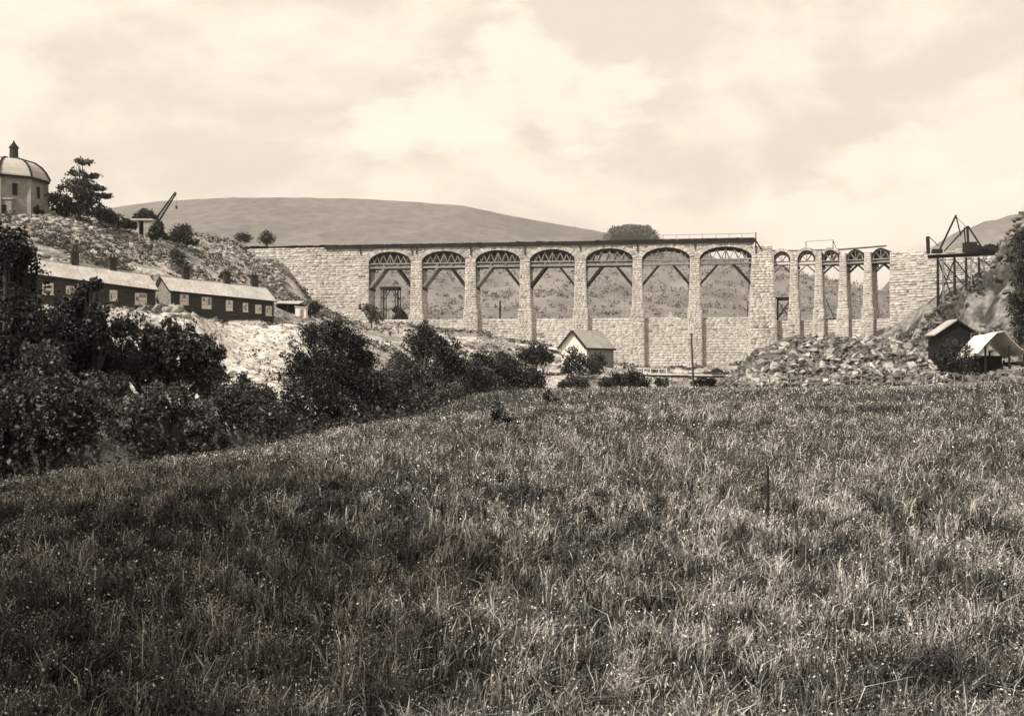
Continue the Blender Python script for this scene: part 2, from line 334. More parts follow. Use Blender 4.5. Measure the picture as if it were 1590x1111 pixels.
# ------------------------------------------------------------------ the dam and its arches
DAMX = []
def fpt(px, Y): v = at(px, HOR, Y); return Vector((v.x, v.y, 0))
YL = lambda px: None
def dam_front(px):      # front line of the long straight part
    # points (370 -> Y 264) and (1185 -> Y 248): intersect the view ray with the line
    a = fpt(370, 264); b = fpt(1185, 248); d = b-a; s = (px-795)/F
    t = (s*a.y-a.x)/(d.x-s*d.y); return a+d*t
def stones(region, O, U, V, Nn, u0, u1, v0, v1, ch=.5, cw=(.8, 1.9), proud=(.0, .07), jt=.022, seed=0, tonev=.11):
    """one facing of roughly coursed blocks on a plane; region(u,v)->bool keeps a block"""
    r = random.Random(seed); vs = []; tn = []; fs = []
    v = v0
    while v < v1-.1:
        h = ch*r.uniform(.72, 1.3); h = min(h, v1-v)
        if h < .2: break
        a0, a1 = (u0, u1) if not callable(u0) else (u0(v+h/2), None)
        if callable(u1): a1 = u1(v+h/2)
        u = a0
        if r.random() < .5: first = r.uniform(.3, .8)
        else: first = None
        while u < a1-.05:
            wd = r.uniform(*cw)
            if first: wd *= first; first = None
            if a1-(u+wd) < .45: wd = a1-u
            wd = min(wd, a1-u)
            if region(u+wd/2, v+h/2):
                p = r.uniform(*proud); j = jt*.5
                tilt = [p+r.uniform(-.015, .015) for _ in range(4)]
                q = [(u+j, v+j), (u+wd-j, v+j), (u+wd-j, v+h-j), (u+j, v+h-j)]
                q = [(a+r.uniform(-.02, .02), b+r.uniform(-.01, .01)) for a, b in q]
                b = len(vs)
                for (a, c) in q: vs.append(O+U*a+V*c-Nn*.08)
                cx = sum(a for a, _ in q)/4; cy = sum(c for _, c in q)/4
                for (a, c), tt in zip(q, tilt): vs.append(O+U*(a+(cx-a)*.06)+V*(c+(cy-c)*.08)+Nn*tt)
                t = 1+r.uniform(-tonev, tonev) + (-.5 if r.random() < .04 else 0)
                tn += [t]*8
                fs += [(b, b+1, b+5, b+4), (b+1, b+2, b+6, b+5), (b+2, b+3, b+7, b+6), (b+3, b, b+4, b+7), (b+4, b+5, b+6, b+7)]
            u += wd
        v += h
    return vs, fs, tn
def face_obj(lists, parent, name='stone_facing'):
    vs = []; fs = []; tn = []
    for a, b, c in lists:
        o = len(vs); vs += [tuple(x) for x in a]; fs += [tuple(i+o for i in f) for f in b]; tn += c
    if not vs: return
    return np_mesh(name, np.array(vs), np.array(fs), STONE, parent, tone=np.array(tn), kind='stuff')
ALL = lambda u, v: True
Z3 = Vector((0, 0, 1))
dam_root = empty('dam', (fpt(870, 255).x, 255, 3), 'long unfinished pale stone dam with a row of arches on tall piers', 'dam')
T_ = 6.0
def frame(A, B):
    U = (B-A).normalized(); Nn = Vector((U.y, -U.x, 0)); return U, Nn   # Nn points to the camera side
def pier(A, B, U, Nn, z0, zs, z1, low=.3, front=0.0, seed=0, taper=.25):
    """A,B: front corners at springing level; z0 foot, zs step height, z1 top"""
    W = (B-A).length
    mb = MB()
    def ring(z, grow, f):
        a = A-U*grow+Nn*f; b = B+U*grow+Nn*f; c = b-Nn*(T_+f); d = a-Nn*(T_+f)
        return [Vector((p.x, p.y, z)) for p in (a, b, c, d)]
    r0 = ring(z0, low+taper*1.4, front+.25); r1 = ring(zs, low+taper, front+.25)
    r2 = ring(zs, taper, front); r3 = ring(z1-3.6, 0, 0); r4 = ring(z1, 0, 0)
    mb.hexa(r0+r1); mb.hexa(r2+r3); mb.hexa(r3+r4)
    p = mb.build('pier', JOINT, dam_root)
    L_ = []
    def g(z):   # half growth at height z
        return np.interp(z, [z0, zs-.001, zs, z1-3.6, z1], [low+taper*1.4, low+taper, taper, 0, 0])
    def ff(z): return np.interp(z, [z0, zs-.001, zs, z1-3.6, z1], [front+.25, front+.25, front, 0, 0])
    for (za, zb) in ((z0, zs), (zs, z1)):
        fm = (ff(za+.01)+ff(zb-.01))/2
        tilt = (Z3*(zb-za)+Nn*(ff(zb-.01)-ff(za+.01))).normalized()
        O = Vector((A.x, A.y, 0))+Nn*ff(za+.01)+Z3*za
        L_.append(stones(ALL, O, U, tilt, Nn, lambda v, za=za: -g(za+v), lambda v, za=za: W+g(za+v), 0, zb-za, ch=.42, cw=(.5, 1.2), seed=seed+int(za)))
        # right-hand reveal
        O2 = Vector((B.x, B.y, 0))+U*(g(za+.01))+Z3*za+Nn*ff(za+.01)
        tl = (Z3*(zb-za)-U*(g(za+.01)-g(zb-.01))).normalized()
        L_.append(stones(ALL, O2, -Nn, tl, U, 0, T_, 0, zb-za, ch=.55, cw=(.8, 1.6), proud=(.0, .05), seed=seed+7+int(za)))
        O3 = Vector((A.x, A.y, 0))-U*(g(za+.01))-Nn*T_+Z3*za
        tl = (Z3*(zb-za)+U*(g(za+.01)-g(zb-.01))).normalized()
        L_.append(stones(ALL, O3, Nn, tl, -U, 0, T_, 0, zb-za, ch=.55, cw=(.8, 1.6), proud=(.0, .05), seed=seed+9+int(za)))
    face_obj(L_, p)
    return p
def arch(A, B, U, Nn, zs, rise, ring, ztop, nseg=28, seed=0, spandrel=True, voussoirs=True, ell=True, pw=(1.1, 1.1), part=1.0):
    S = (B-A).length; r = random.Random(seed)
    def pt(t, off=0):
        a = math.pi*(1-t)
        return (S/2+(S/2+off)*math.cos(a), zs+(rise+off)*math.sin(a)) if ell else (S/2+(S/2+off)*math.cos(a), zs+(rise+off)*math.sin(a))
    def W(u, z, d): return Vector((A.x, A.y, 0))+U*u-Nn*d+Z3*z
    if voussoirs:
        mb = MB(); n = nseg
        for i in range(n):
            t0, t1 = (i+.04)/n, (i+.96)/n
            if part < 1 and (t0 < .5-part/2 or t0 > .5+part/2): continue
            o = ring*r.uniform(.9, 1.12); f = -r.uniform(.05, .22)
            p0, p1 = pt(t0), pt(t1); q0, q1 = pt(t0, o), pt(t1, o)
            mb.hexa([W(*p0, f), W(*p1, f), W(*p1, T_), W(*p0, T_), W(*q0, f), W(*q1, f), W(*q1, T_), W(*q0, T_)])
        ar = mb.build('arch_ring', STONE, dam_root, kind='stuff')
        a = ar.data.attributes.new('tone', 'FLOAT', 'POINT'); vals = []
        for i in range(len(ar.data.vertices)//8): vals += [r.uniform(.65, 1.12)]*8
        a.data.foreach_set('value', vals)
    if spandrel:
        mb = MB(); n = 24
        e = [(-.02, zs)]+[pt(i/n, ring*.7) for i in range(n+1)]+[(S+.02, zs)]
        xs = [min(max(u, 0), S) for u, _ in e]
        for i in range(len(e)-1):
            u0, z0 = xs[i], min(e[i][1], ztop-.05); u1, z1 = xs[i+1], min(e[i+1][1], ztop-.05)
            if u1-u0 < 1e-4: continue
            mb.hexa([W(u0, z0, .05), W(u1, z1, .05), W(u1, z1, T_-.05), W(u0, z0, T_-.05), W(u0, ztop, .05), W(u1, ztop, .05), W(u1, ztop, T_-.05), W(u0, ztop, T_-.05)])
        sp = mb.build('spandrel', JOINT, dam_root)
        def reg(u, v):
            z = v; x = (u-S/2)/(S/2+ring*.95); k = 1-x*x
            return (z > zs+(rise+ring*.95)*math.sqrt(max(k, 0))+.1) and z > zs
        O = Vector((A.x, A.y, 0))-Nn*.03
        face_obj([stones(reg, O, U, Z3, Nn, -.0, S, zs, ztop, ch=.42, cw=(.5, 1.0), seed=seed+3)], sp)
def P0(px): return dam_front(px)
ZTOP = 31.15; WEIR = 14.35; ZSP = 27.55; RISE = 2.75
U0, N0 = frame(P0(400), P0(1100))
# left abutment wall
lw0, lw1 = P0(296), P0(572.4)
mb = MB(); def_top = ZTOP
def solid(mb, A, B, Nn, z0, z1, f=0.0, t=T_):
    a = A+Nn*f; b = B+Nn*f; c = b-Nn*t; d = a-Nn*t
    return mb.hexa([Vector((p.x, p.y, z)) for z in (z0, z1) for p in (a, b, c, d)])
solid(mb, lw0, lw1, N0, 8, ZTOP+.25, f=0)
lw = mb.build('abutment_wall', JOINT, dam_root)
Lw = (lw1-lw0).length
mb = MB(); rr = random.Random(5); u = 0
face_obj([stones(lambda u, v: v > 12 and (v < 31.25 or rr.random() < .8), Vector((lw0.x, lw0.y, 0)), U0, Z3, N0, 0, Lw, 12, 31.6, ch=.5, cw=(.6, 2.2), proud=(-.01, .08), seed=4, tonev=.13),
          stones(ALL, Vector((lw1.x, lw1.y, 0)), -N0, Z3, U0, 0, T_, 12, 31.3, ch=.6, seed=8)], lw)
# upper low parapet course at the far left
cop = MB(); u = 1
while u < Lw-6:
    l = R.uniform(1.2, 2.4); cop.hexa([Vector((p.x, p.y, z)) for z in (31.65, 31.65+R.uniform(.3, .5)) for p in (lambda a, b: (a+N0*.15, b+N0*.15, b-N0*.9, a-N0*.9))(lw0+U0*u, lw0+U0*(u+l-.05))]); u += l
cop.build('coping', STONE, dam_root, kind='stuff')
big = [(572.4, 638.5), (654.5, 723), (738, 808), (822.3, 893), (909.5, 983), (996.8, 1072), (1086.3, 1168)]
piers_px = [(638.5, 654.5), (723, 738), (808, 822.3), (893, 909.5), (983, 996.8), (1072, 1086.3)]
foot = [11.5, 10, 8, 4, 2.0, .5]
for i, (a, b) in enumerate(piers_px):
    pier(P0(a), P0(b), U0, N0, foot[i]-1, 16.6 if i else 15.4, ZTOP, seed=100+i*20)
for i, (a, b) in enumerate(big):
    arch(P0(a), P0(b), U0, N0, ZSP, RISE, 1.05, ZTOP, nseg=29, seed=300+i*10)
# weir wall between the piers
wf = [11, 9.5, 7.5, 5, 2.5, 1.5, .5]
for i, (a, b) in enumerate(big):
    A, B = P0(a), P0(b); mb = MB(); S = (B-A).length
    solid(mb, A-U0*.0, B, N0, wf[i]-2, WEIR, f=-.9, t=T_-1.1)
    ww = mb.build('weir_wall', JOINT, dam_root)
    face_obj([stones(lambda u, v: True, Vector((A.x, A.y, 0))-N0*.9, U0, Z3, N0, .0, S, wf[i]-1, WEIR+.02, ch=.48, cw=(.6, 2.0), proud=(.0, .04), seed=500+i, tonev=.13)], ww)
# tower between the two flights of arches
ta, tb = P0(1168), P0(1200)
mb = MB(); zb = 0
def towring(z, gl, gr, f):
    a = ta-U0*gl+N0*f; b = tb+U0*gr+N0*f; c = b-N0*(T_+1+f); d = a-N0*(T_+1+f)
    return [Vector((p.x, p.y, z)) for p in (a, b, c, d)]
mb.hexa(towring(zb, 1.1, 1.3, 1.0)+towring(28.6, .05, .05, .2)); mb.hexa(towring(28.6, -.1, -.1, .0)+towring(30.3, -.1, -.1, 0))
tw = mb.build('tower_pier', JOINT, dam_root)
Wt = (tb-ta).length
face_obj([stones(ALL, Vector((ta.x, ta.y, 0))+N0*1.0, U0, (Z3*28.6-N0*.8).normalized(), N0, lambda v: np.interp(v, [0, 28.6], [-1.1, -.05]), lambda v: Wt+np.interp(v, [0, 28.6], [1.3, .05]), 0, 28.6, ch=.52, cw=(.7, 1.7), proud=(.0, .07), seed=61, tonev=.2),
          stones(ALL, Vector((tb.x, tb.y, 0))+U0*1.3+N0*1, -N0, (Z3*28.6-U0*1.25).normalized(), U0, 0, T_, 0, 28.6, ch=.6, seed=62),
          stones(ALL, Vector((ta.x, ta.y, 0))-U0*1.1-N0*T_, N0, (Z3*28.6+U0*1.05).normalized(), -U0, 0, T_, 0, 28.6, ch=.6, seed=63),
          stones(lambda u, v: True, Vector((ta.x, ta.y, 0)), U0, Z3, N0, .1, Wt-.1, 28.65, 30.35, ch=.5, seed=64)], tw)
# small arches along the curve
sm = [(1200.5, 1227.5), (1238, 1266.5), (1275.5, 1303.6), (1313.5, 1342), (1352, 1381.6)]
smY = {1200.5: 247.6, 1227.5: 246.6, 1238: 246.2, 1266.5: 244.95, 1275.5: 244.5, 1303.6: 243.0, 1313.5: 242.4, 1342: 240.6, 1352: 239.9, 1381.6: 237.7}
smz = [26.85, 26.8, 26.7, 26.65, 26.55]
SF = {k: fpt(k, v) for k, v in smY.items()}
for i, (a, b) in enumerate(sm):
    A, B = SF[a], SF[b]; U, Nn = frame(A, B); S = (B-A).length
    arch(A, B, U, Nn, smz[i], S/2*1.12, .62, smz[i]+S/2*1.1, nseg=15, seed=400+i*10, voussoirs=i < 3, spandrel=i < 2, part=[1, 1, .55, 0, 0][i])
    mb = MB(); solid(mb, A-U*.2, B+U*.2, Nn, 1, 13.4, f=-1.2, t=3.8)
    ww = mb.build('weir_wall', JOINT, dam_root)
    face_obj([stones(ALL, Vector((A.x, A.y, 0))-Nn*1.2, U, Z3, Nn, -.2, S+.2, 3, 13.45, ch=.6, cw=(.9, 2), seed=520+i)], ww)
for i in range(4):
    A, B = SF[sm[i][1]], SF[sm[i+1][0]]; U, Nn = frame(SF[sm[i][0]], SF[sm[i+1][1]])
    pier(A, A+U*(B-A).dot(U), U, Nn, 1, 15.9, smz[i]+1.4 if i > 1 else smz[i]+2.0, low=.22, seed=700+i*20, taper=.35)
# right abutment wall
EW = [SF[1381.6], fpt(1460, 232.4), fpt(1600, 228.5)]
for k in range(2):
    A, B = EW[k], EW[k+1]; U, Nn = frame(A, B); S = (B-A).length
    mb = MB(); solid(mb, A, B, Nn, 0, 27.1, f=0, t=T_)
    ww = mb.build('abutment_wall', JOINT, dam_root)
    r5 = random.Random(9)
    ls = [stones(lambda u, v: v < 26.8 or r5.random() < .7, Vector((A.x, A.y, 0)), U, Z3, Nn, 0, S, 2, 27.7, ch=.5, cw=(.6, 2.2), proud=(-.02, .12), seed=810+k, tonev=.13)]
    if k == 0: ls.append(stones(ALL, Vector((A.x, A.y, 0))-Nn*T_, Nn, Z3, -U, 0, T_, 2, 27, ch=.6, seed=815))
    face_obj(ls, ww)

# ------------------------------------------------------------------ centrings (timber falsework) in the arches
def centring(A, B, U, Nn, zs, rise, nrear, boarded, label, small=False, idx=0):
    S = (B-A).length; z0 = zs
    O = Vector((A.x, A.y, 0))
    def W(u, z, d): return O+U*u-Nn*d+Z3*z
    t = empty('arch_centring', W(S/2, zs-.4, .5), label, 'arch falsework', 'timber centrings in the arches', 0)
    d0 = .45
    # lagging boards under the ring
    n = 18 if not small else 12; lg = MB()
    for i in range(n):
        a0 = math.pi*(1-(i+.04)/n); a1 = math.pi*(1-(i+.96)/n)
        q = []
        for (a, o) in ((a0, -.04), (a1, -.04), (a0, -.30), (a1, -.30)):
            q.append((S/2+(S/2+o)*math.cos(a), z0+(rise+o)*math.sin(a)))
        lg.hexa([W(*q[2], .2), W(*q[3], .2), W(*q[3], T_-.2), W(*q[2], T_-.2), W(*q[0], .2), W(*q[1], .2), W(*q[1], T_-.2), W(*q[0], T_-.2)])
    lg.build('lagging_board', TARRED, t, kind='stuff')
    ds = [d0]+[d0+1.25*(k+1) for k in range(nrear)]
    b1, b2 = z0-.05, z0-1.0
    if small: b1, b2 = z0-.15, z0-.85
    th = .17 if small else .24
    for j, d in enumerate(ds):
        rib = MB()
        for i in range(n):
            a0 = math.pi*(1-i/n); a1 = math.pi*(1-(i+1)/n); k0, k1 = -.3, -.62 if not small else -.5
            q = [(S/2+(S/2+o)*math.cos(a), z0+(rise+o)*math.sin(a)) for a, o in ((a0, k0), (a1, k0), (a0, k1), (a1, k1))]
            rib.hexa([W(*q[2], d), W(*q[3], d), W(*q[3], d+.18), W(*q[2], d+.18), W(*q[0], d), W(*q[1], d), W(*q[1], d+.18), W(*q[0], d+.18)])
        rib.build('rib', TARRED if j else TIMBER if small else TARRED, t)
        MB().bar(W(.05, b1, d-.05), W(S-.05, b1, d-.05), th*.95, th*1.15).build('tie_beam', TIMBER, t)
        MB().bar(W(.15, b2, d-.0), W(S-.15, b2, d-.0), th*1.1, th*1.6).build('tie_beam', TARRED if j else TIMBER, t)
        # web of the truss
        us = [S*f for f in ((.5,) if small else (.30, .5, .70))]
        top = lambda u: z0+(rise-.45)*math.sqrt(max(0, 1-((u-S/2)/(S/2-.3))**2))
        def ws(u0, z_0, u1, z_1, k=.11): MB().bar(W(u0, z_0, d+.02), W(u1, z_1, d+.02), k, k*1.6).build('web_strut', TIMBER, t)
        if small:
            ws(S*.5, b1, S*.5, top(S*.5), .12); ws(S*.5, b1, S*.24, top(S*.24), .1); ws(S*.5, b1, S*.76, top(S*.76), .1)
        else:
            ws(S*.5, b1, S*.5, top(S*.5), .13)
            for sgn in (-1, 1):
                for (fa, fb) in ((.08, .0), (.08, .17), (.25, .17), (.25, .31), (.38, .31), (.38, .40)):
                    ua = S*(.5+sgn*fa); ub = S*(.5+sgn*fb)
                    if fa in (.08,) and fb == 0: ws(ua, b1+.1, S*.5, top(S*.5)-.1); continue
                    # diagonals alternate between the tie and the rib
                    if fb < fa: ws(ua, b1+.1, ub, top(ub)-.05)
                    else: ws(ua, b1+.1, ub, top(ub)-.05)
            for f in (-.16, .16):      # posts between the two ties
                MB().bar(W(S*(.5+f), b2-.1, d-.06), W(S*(.5+f), b1+.1, d-.06), .22, .16).build('post', TIMBER, t)
        # raking struts to the piers
        zr = z0-(5.6 if not small else 2.6); uc = .2 if not small else .12; km = .36 if not small else .5
        if j == 0 or j == len(ds)-1 or j == 2:
            kx = [(km, uc), (1-km, S-uc)]
            for q, (f, ue) in enumerate(kx):
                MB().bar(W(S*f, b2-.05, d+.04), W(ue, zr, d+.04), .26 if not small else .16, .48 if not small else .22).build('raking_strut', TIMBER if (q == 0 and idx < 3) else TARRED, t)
    # corbels and wall posts
    for ue in (.14, S-.14):
        MB().bar(W(ue, z0-1.05-.2, .3), W(ue, z0-1.05-.2, T_-.3), .3, .5).build('bearer', TARRED, t)
        if not small:
            MB().bar(W(ue, z0-5.9, .3), W(ue, z0-5.9, T_-.3), .3, .55).build('corbel', TARRED, t)
            if idx < 5: MB().bar(W(ue if ue < 1 else S-.1, z0-5.6, .9), W(ue if ue < 1 else S-.1, z0-1.2, .9), .24, .3).build('wall_post', TARRED, t)
    if boarded:
        bd = MB(); u = .7; 
        while u < S-.9:
            zt = z0+(rise-.7)*math.sqrt(max(0, 1-((u+.14-S/2)/(S/2-.3))**2)); bd.hexa([W(u, z0-.1, 3.4), W(u+.27, z0-.1, 3.4), W(u+.27, z0-.1, 3.46), W(u, z0-.1, 3.46), W(u, zt, 3.4), W(u+.27, zt, 3.4), W(u+.27, zt, 3.46), W(u, zt, 3.46)]); u += .31
        bd.build('dark_backing', TARRED, t, kind='stuff')  # dark backing boards added at mid depth behind the truss web
    return t
ords = ['first', 'second', 'third', 'fourth', 'fifth', 'sixth', 'seventh']
lbl = ['dark timber centring in the leftmost big arch, above the small trestle stage',
       'dark timber centring in the second big arch from the left end',
       'dark timber centring in the third big arch from the left, the pole standing below',
       'dark timber centring in the fourth big arch, middle of the seven',
       'dark timber centring in the fifth big arch, above the pale hut',
       'open timber centring in the sixth big arch, sky showing through its truss',
       'widest open timber centring in the big arch next to the stone tower pier']
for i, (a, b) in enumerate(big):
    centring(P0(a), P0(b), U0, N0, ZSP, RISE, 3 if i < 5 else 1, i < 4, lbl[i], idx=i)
lbs = ['small round centring in the narrow arch beside the tower pier, above the braced stage',
       'small round centring in the second narrow arch under a stone ring',
       'small round centring in the middle narrow arch with a half built ring',
       'small bare dark drum centring in the fourth narrow arch',
       'small bare dark drum centring in the last narrow arch by the right wall']
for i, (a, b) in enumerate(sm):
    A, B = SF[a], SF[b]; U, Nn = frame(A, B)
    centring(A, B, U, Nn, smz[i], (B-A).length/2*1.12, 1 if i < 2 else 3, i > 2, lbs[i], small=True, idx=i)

# ------------------------------------------------------------------ timber walkway along the crest
tw_r = empty('timber_walkway', (P0(850).x, P0(850).y, ZTOP), 'long dark timber tramway deck laid along the top of the big arches', 'walkway')
wa, wb = P0(505), P0(1172); Lk = (wb-wa).length
for off, zz, sz in ((.35, ZTOP+.36, .34), (-2.2, ZTOP+.36, .34), (-4.6, ZTOP+.36, .34)):
    MB().bar(wa+N0*off+Z3*zz, wb+N0*off+Z3*zz, .3, .74).build('stringer', TARRED, tw_r)
dk = MB(); u = 0
while u < Lk:
    l = R.uniform(.22, .34); e = R.uniform(.25, .75); z = ZTOP+.78+R.uniform(-.02, .05)
    a = wa+U0*(u+l/2); dk.bar(a+N0*e+Z3*z, a-N0*(5.2+R.uniform(0, .4))+Z3*z, l*.92, .12); u += l
dk.build('deck_plank', TARRED, tw_r, kind='stuff')
for px in (640, 647, 731, 815, 901, 990, 1079, 1173, 560): # hanging posts over the piers
    p = P0(px)+N0*.28; MB().bar(p+Z3*(ZTOP-R.uniform(1.2, 2.0)), p+Z3*(ZTOP+.6), .2, .26).build('post', TARRED, tw_r)
p = P0(1173.5)+N0*.3; MB().bar(p+Z3*(ZTOP-2.6), p+Z3*(ZTOP+2.2), .18).build('post', TARRED, tw_r)
MB().bar(P0(1173)+N0*.2+Z3*(ZTOP+.4), P0(1182)+N0*.2+Z3*(ZTOP-1.6), .22, .3).build('brace', TARRED, tw_r)
for off in (.15, -3.0):
    MB().bar(P0(950)+N0*off+Z3*(ZTOP+.98), wb+N0*off+Z3*(ZTOP+.98), .12, .16).build('tram_rail', IRON, tw_r)
MB().bar(P0(1010)+N0*-.2+Z3*(ZTOP+1.95), wb+N0*-.2+Z3*(ZTOP+2.05), .09, .09).build('handrail', TIMBER, tw_r)
for px in (1012, 1030, 1050, 1070, 1091, 1112, 1132, 1152): MB().bar(P0(px)-N0*.2+Z3*(ZTOP+.8), P0(px)-N0*.2+Z3*(ZTOP+2.0), .09).build('handrail_post', TIMBER, tw_r)
for k in range(26):   # odds and ends lying on the deck
    px = R.uniform(1085, 1168); p = P0(px)-N0*R.uniform(.3, 2)+Z3*(ZTOP+1.0)
rb = MB()
for k in range(60):
    px = R.choice([R.uniform(1088, 1166), R.uniform(600, 1166)]); p = P0(px)-N0*R.uniform(0, 2.5)+Z3*(ZTOP+.95); rb.box(p, (R.uniform(.3, 1.2), .3, R.uniform(.15, .4)), Matrix.Rotation(R.uniform(-.4, .4), 3, 'Z'))
rb.build('loose_timber', TARRED, tw_r, kind='stuff')
# thin ledge timbers on the tower and over the small arches
nw = empty('timber_walkway', (SF[1266.5].x, SF[1266.5].y, 29), 'thin light plank gangway with rail frame above the narrow arches', 'walkway')
def SP(px): 
    ks = sorted(smY); xs = np.interp(px, ks, [smY[k] for k in ks]); return fpt(px, float(xs))
for a, b, za, zb_ in ((1180, 1230, 29.35, 29.2), (1228, 1312, 29.15, 29.0), (1300, 1378, 28.95, 29.2)):
    A, B = (P0(a) if a < 1200 else SP(a)), SP(b)
    for off in (-.6, -1.5): MB().bar(A+Vector((0, -off, 0))*1+Z3*za, B+Vector((0, -off, 0))+Z3*zb_, .8, .2).build('plank', TIMBER if off == -.6 else TARRED, nw)
for px, h in ((1251.5, 2.0), (1293.5, 2.1)):
    MB().bar(SP(px)+Z3*28.9, SP(px)+Z3*(29+h), .13).build('post', TARRED, nw)
MB().bar(SP(1251.5)+Z3*31.0, SP(1293.5)+Z3*31.05, .1).build('handrail', TIMBER, nw)
MB().bar(SP(1293.5)+Z3*31.0, SP(1299)+Z3*29, .12).build('brace', TARRED, nw)

# trestle stage under the leftmost arch, on the weir
def stage(name, A, U, Nn, z0, z1, w_, dep, label, xbrace=False, nlegs=2):
    t = empty(name, A+U*w_/2+Z3*z0, label, 'trestle')
    for d in (0, dep):
        for u in ((0, w_) if nlegs == 2 else (0, .5, w_-.5, w_)): MB().bar(A+U*u-Nn*d+Z3*z0, A+U*u-Nn*d+Z3*z1, .26 if nlegs == 2 else .2).build('leg', TARRED, t)
        MB().bar(A-U*.2-Nn*d+Z3*z1, A+U*(w_+.2)-Nn*d+Z3*z1, .3, .5).build('cap_beam', TARRED, t)
        if xbrace:
            MB().bar(A-Nn*d+Z3*(z0+.6), A+U*w_-Nn*d+Z3*(z1-.4), .16).build('brace', TARRED, t); MB().bar(A-Nn*d+Z3*(z1-.4), A+U*w_-Nn*d+Z3*(z0+.6), .16).build('brace', TARRED, t)
        else:
            for s, u in ((1, 0), (-1, w_)): MB().bar(A+U*u-Nn*d+Z3*(z1-2.6), A+U*(u+s*w_*.38)-Nn*d+Z3*(z1-.2), .16).build('brace', TARRED, t)
    dkk = MB(); u = -.3
    while u < w_+.2: dkk.bar(A+U*u+Nn*.3+Z3*(z1+.3), A+U*u-Nn*(dep+.3)+Z3*(z1+.3), .28, .1); u += .32
    dkk.build('deck_plank', TARRED, t, kind='stuff')
    return t
stage('trestle_stage', P0(589)-N0*1.6, U0, N0, WEIR, 21.8, 4.0, 3, 'small braced timber trestle stage standing under the leftmost big arch', nlegs=4)
Us, Ns = frame(SF[1200.5], SF[1227.5])
stage('trestle_stage', SF[1200.5]+Us*.9-Ns*1.6, Us, Ns, 13.4, 18.4, 2.7, 2.2, 'cross braced dark trestle stage under the narrow arch beside the tower pier', xbrace=True)
def pole(px, Y, z0, z1, r, label, name='pole', m=TARRED, cat='pole', lean=0):
    p = fpt(px, Y); t = MB().tube([p+Z3*z0, p+Z3*((z0+z1)/2)+Vector((lean/2, 0, 0)), p+Z3*z1+Vector((lean, 0, 0))], [r, r*.9, r*.75], 6).build(name, m)
    return tag(t, label, cat)
pole(776.5, 261, WEIR-.2, 18.9, .24, 'short dark post standing on the weir inside the third big arch')
pole(912.5, 254.2, 10, 15.4, .3, 'dark upright baulk leaning at the pier above the pale hut', cat='timber baulk')
pole(1161.5, 253, 14.2, 18.3, .2, 'dark post close to the left face of the tower pier', name='post')
tt = MB(); c = fpt(1041, 254)+Z3*WEIR; tt.box(c+Z3*.35, (.9, .8, .7)).box(c+Z3*.95, (.5, .5, .6)).box(c+Z3*1.4, (.25, .25, .4)); tag(tt.build('stone_block', JOINT), 'small dark heap of blocks on the weir in the sixth big arch', 'stone block')
# diagonal strut on weir in the third narrow arch
mb = MB(); p = SP(1283); mb.bar(p-Ns*2+Z3*18, SP(1296)-Ns*1.6+Z3*13.6, .16).bar(SP(1283)-Ns*1.5+Z3*13.6, SP(1300)-Ns*1.5+Z3*13.6, .3)
tag(mb.build('shore_timber', TARRED), 'slanting shore timber on the weir in the middle narrow arch', 'timber')
# low gable roof seen behind the weir in the first arch
gr = empty('shed', (fpt(625, 275).x, 275, 13), 'dark gabled shed roof peeping over the weir in the leftmost big arch', 'shed')
c = fpt(624, 275); 
MB().box(c+Z3*13.5, (3.6, 3, 3)).build('wall', BOARD, gr)
MB().bar(c+Vector((-1.05, 0, 16.2)), c+Vector((.05, 0, 17.6)), 4, .15, up=Vector((1, 0, 1))).build('roof', TARRED, gr)
r1 = MB(); q = [(-2.4, 14.9), (0, 17.9), (2.4, 14.9)]
for (a, b) in ((0, 1), (1, 2)):
    v = []
    for yy in (-2, 2):
        for (x, z) in (q[a], q[b]): v.append(c+Vector((x, yy, z)))
    v = [v[0], v[1], v[3], v[2]]; r1.hexa(v+[p+Z3*.25 for p in v])
r1.build('roof_slope', SLATE, gr)
MB().hexa([c+Vector((x, y, z)) for z, k in ((14.6, 2.2), (17.7, .05)) for x, y in ((-k, -1.8), (k, -1.8), (k, 1.8), (-k, 1.8))]).build('gable', BOARD, gr)
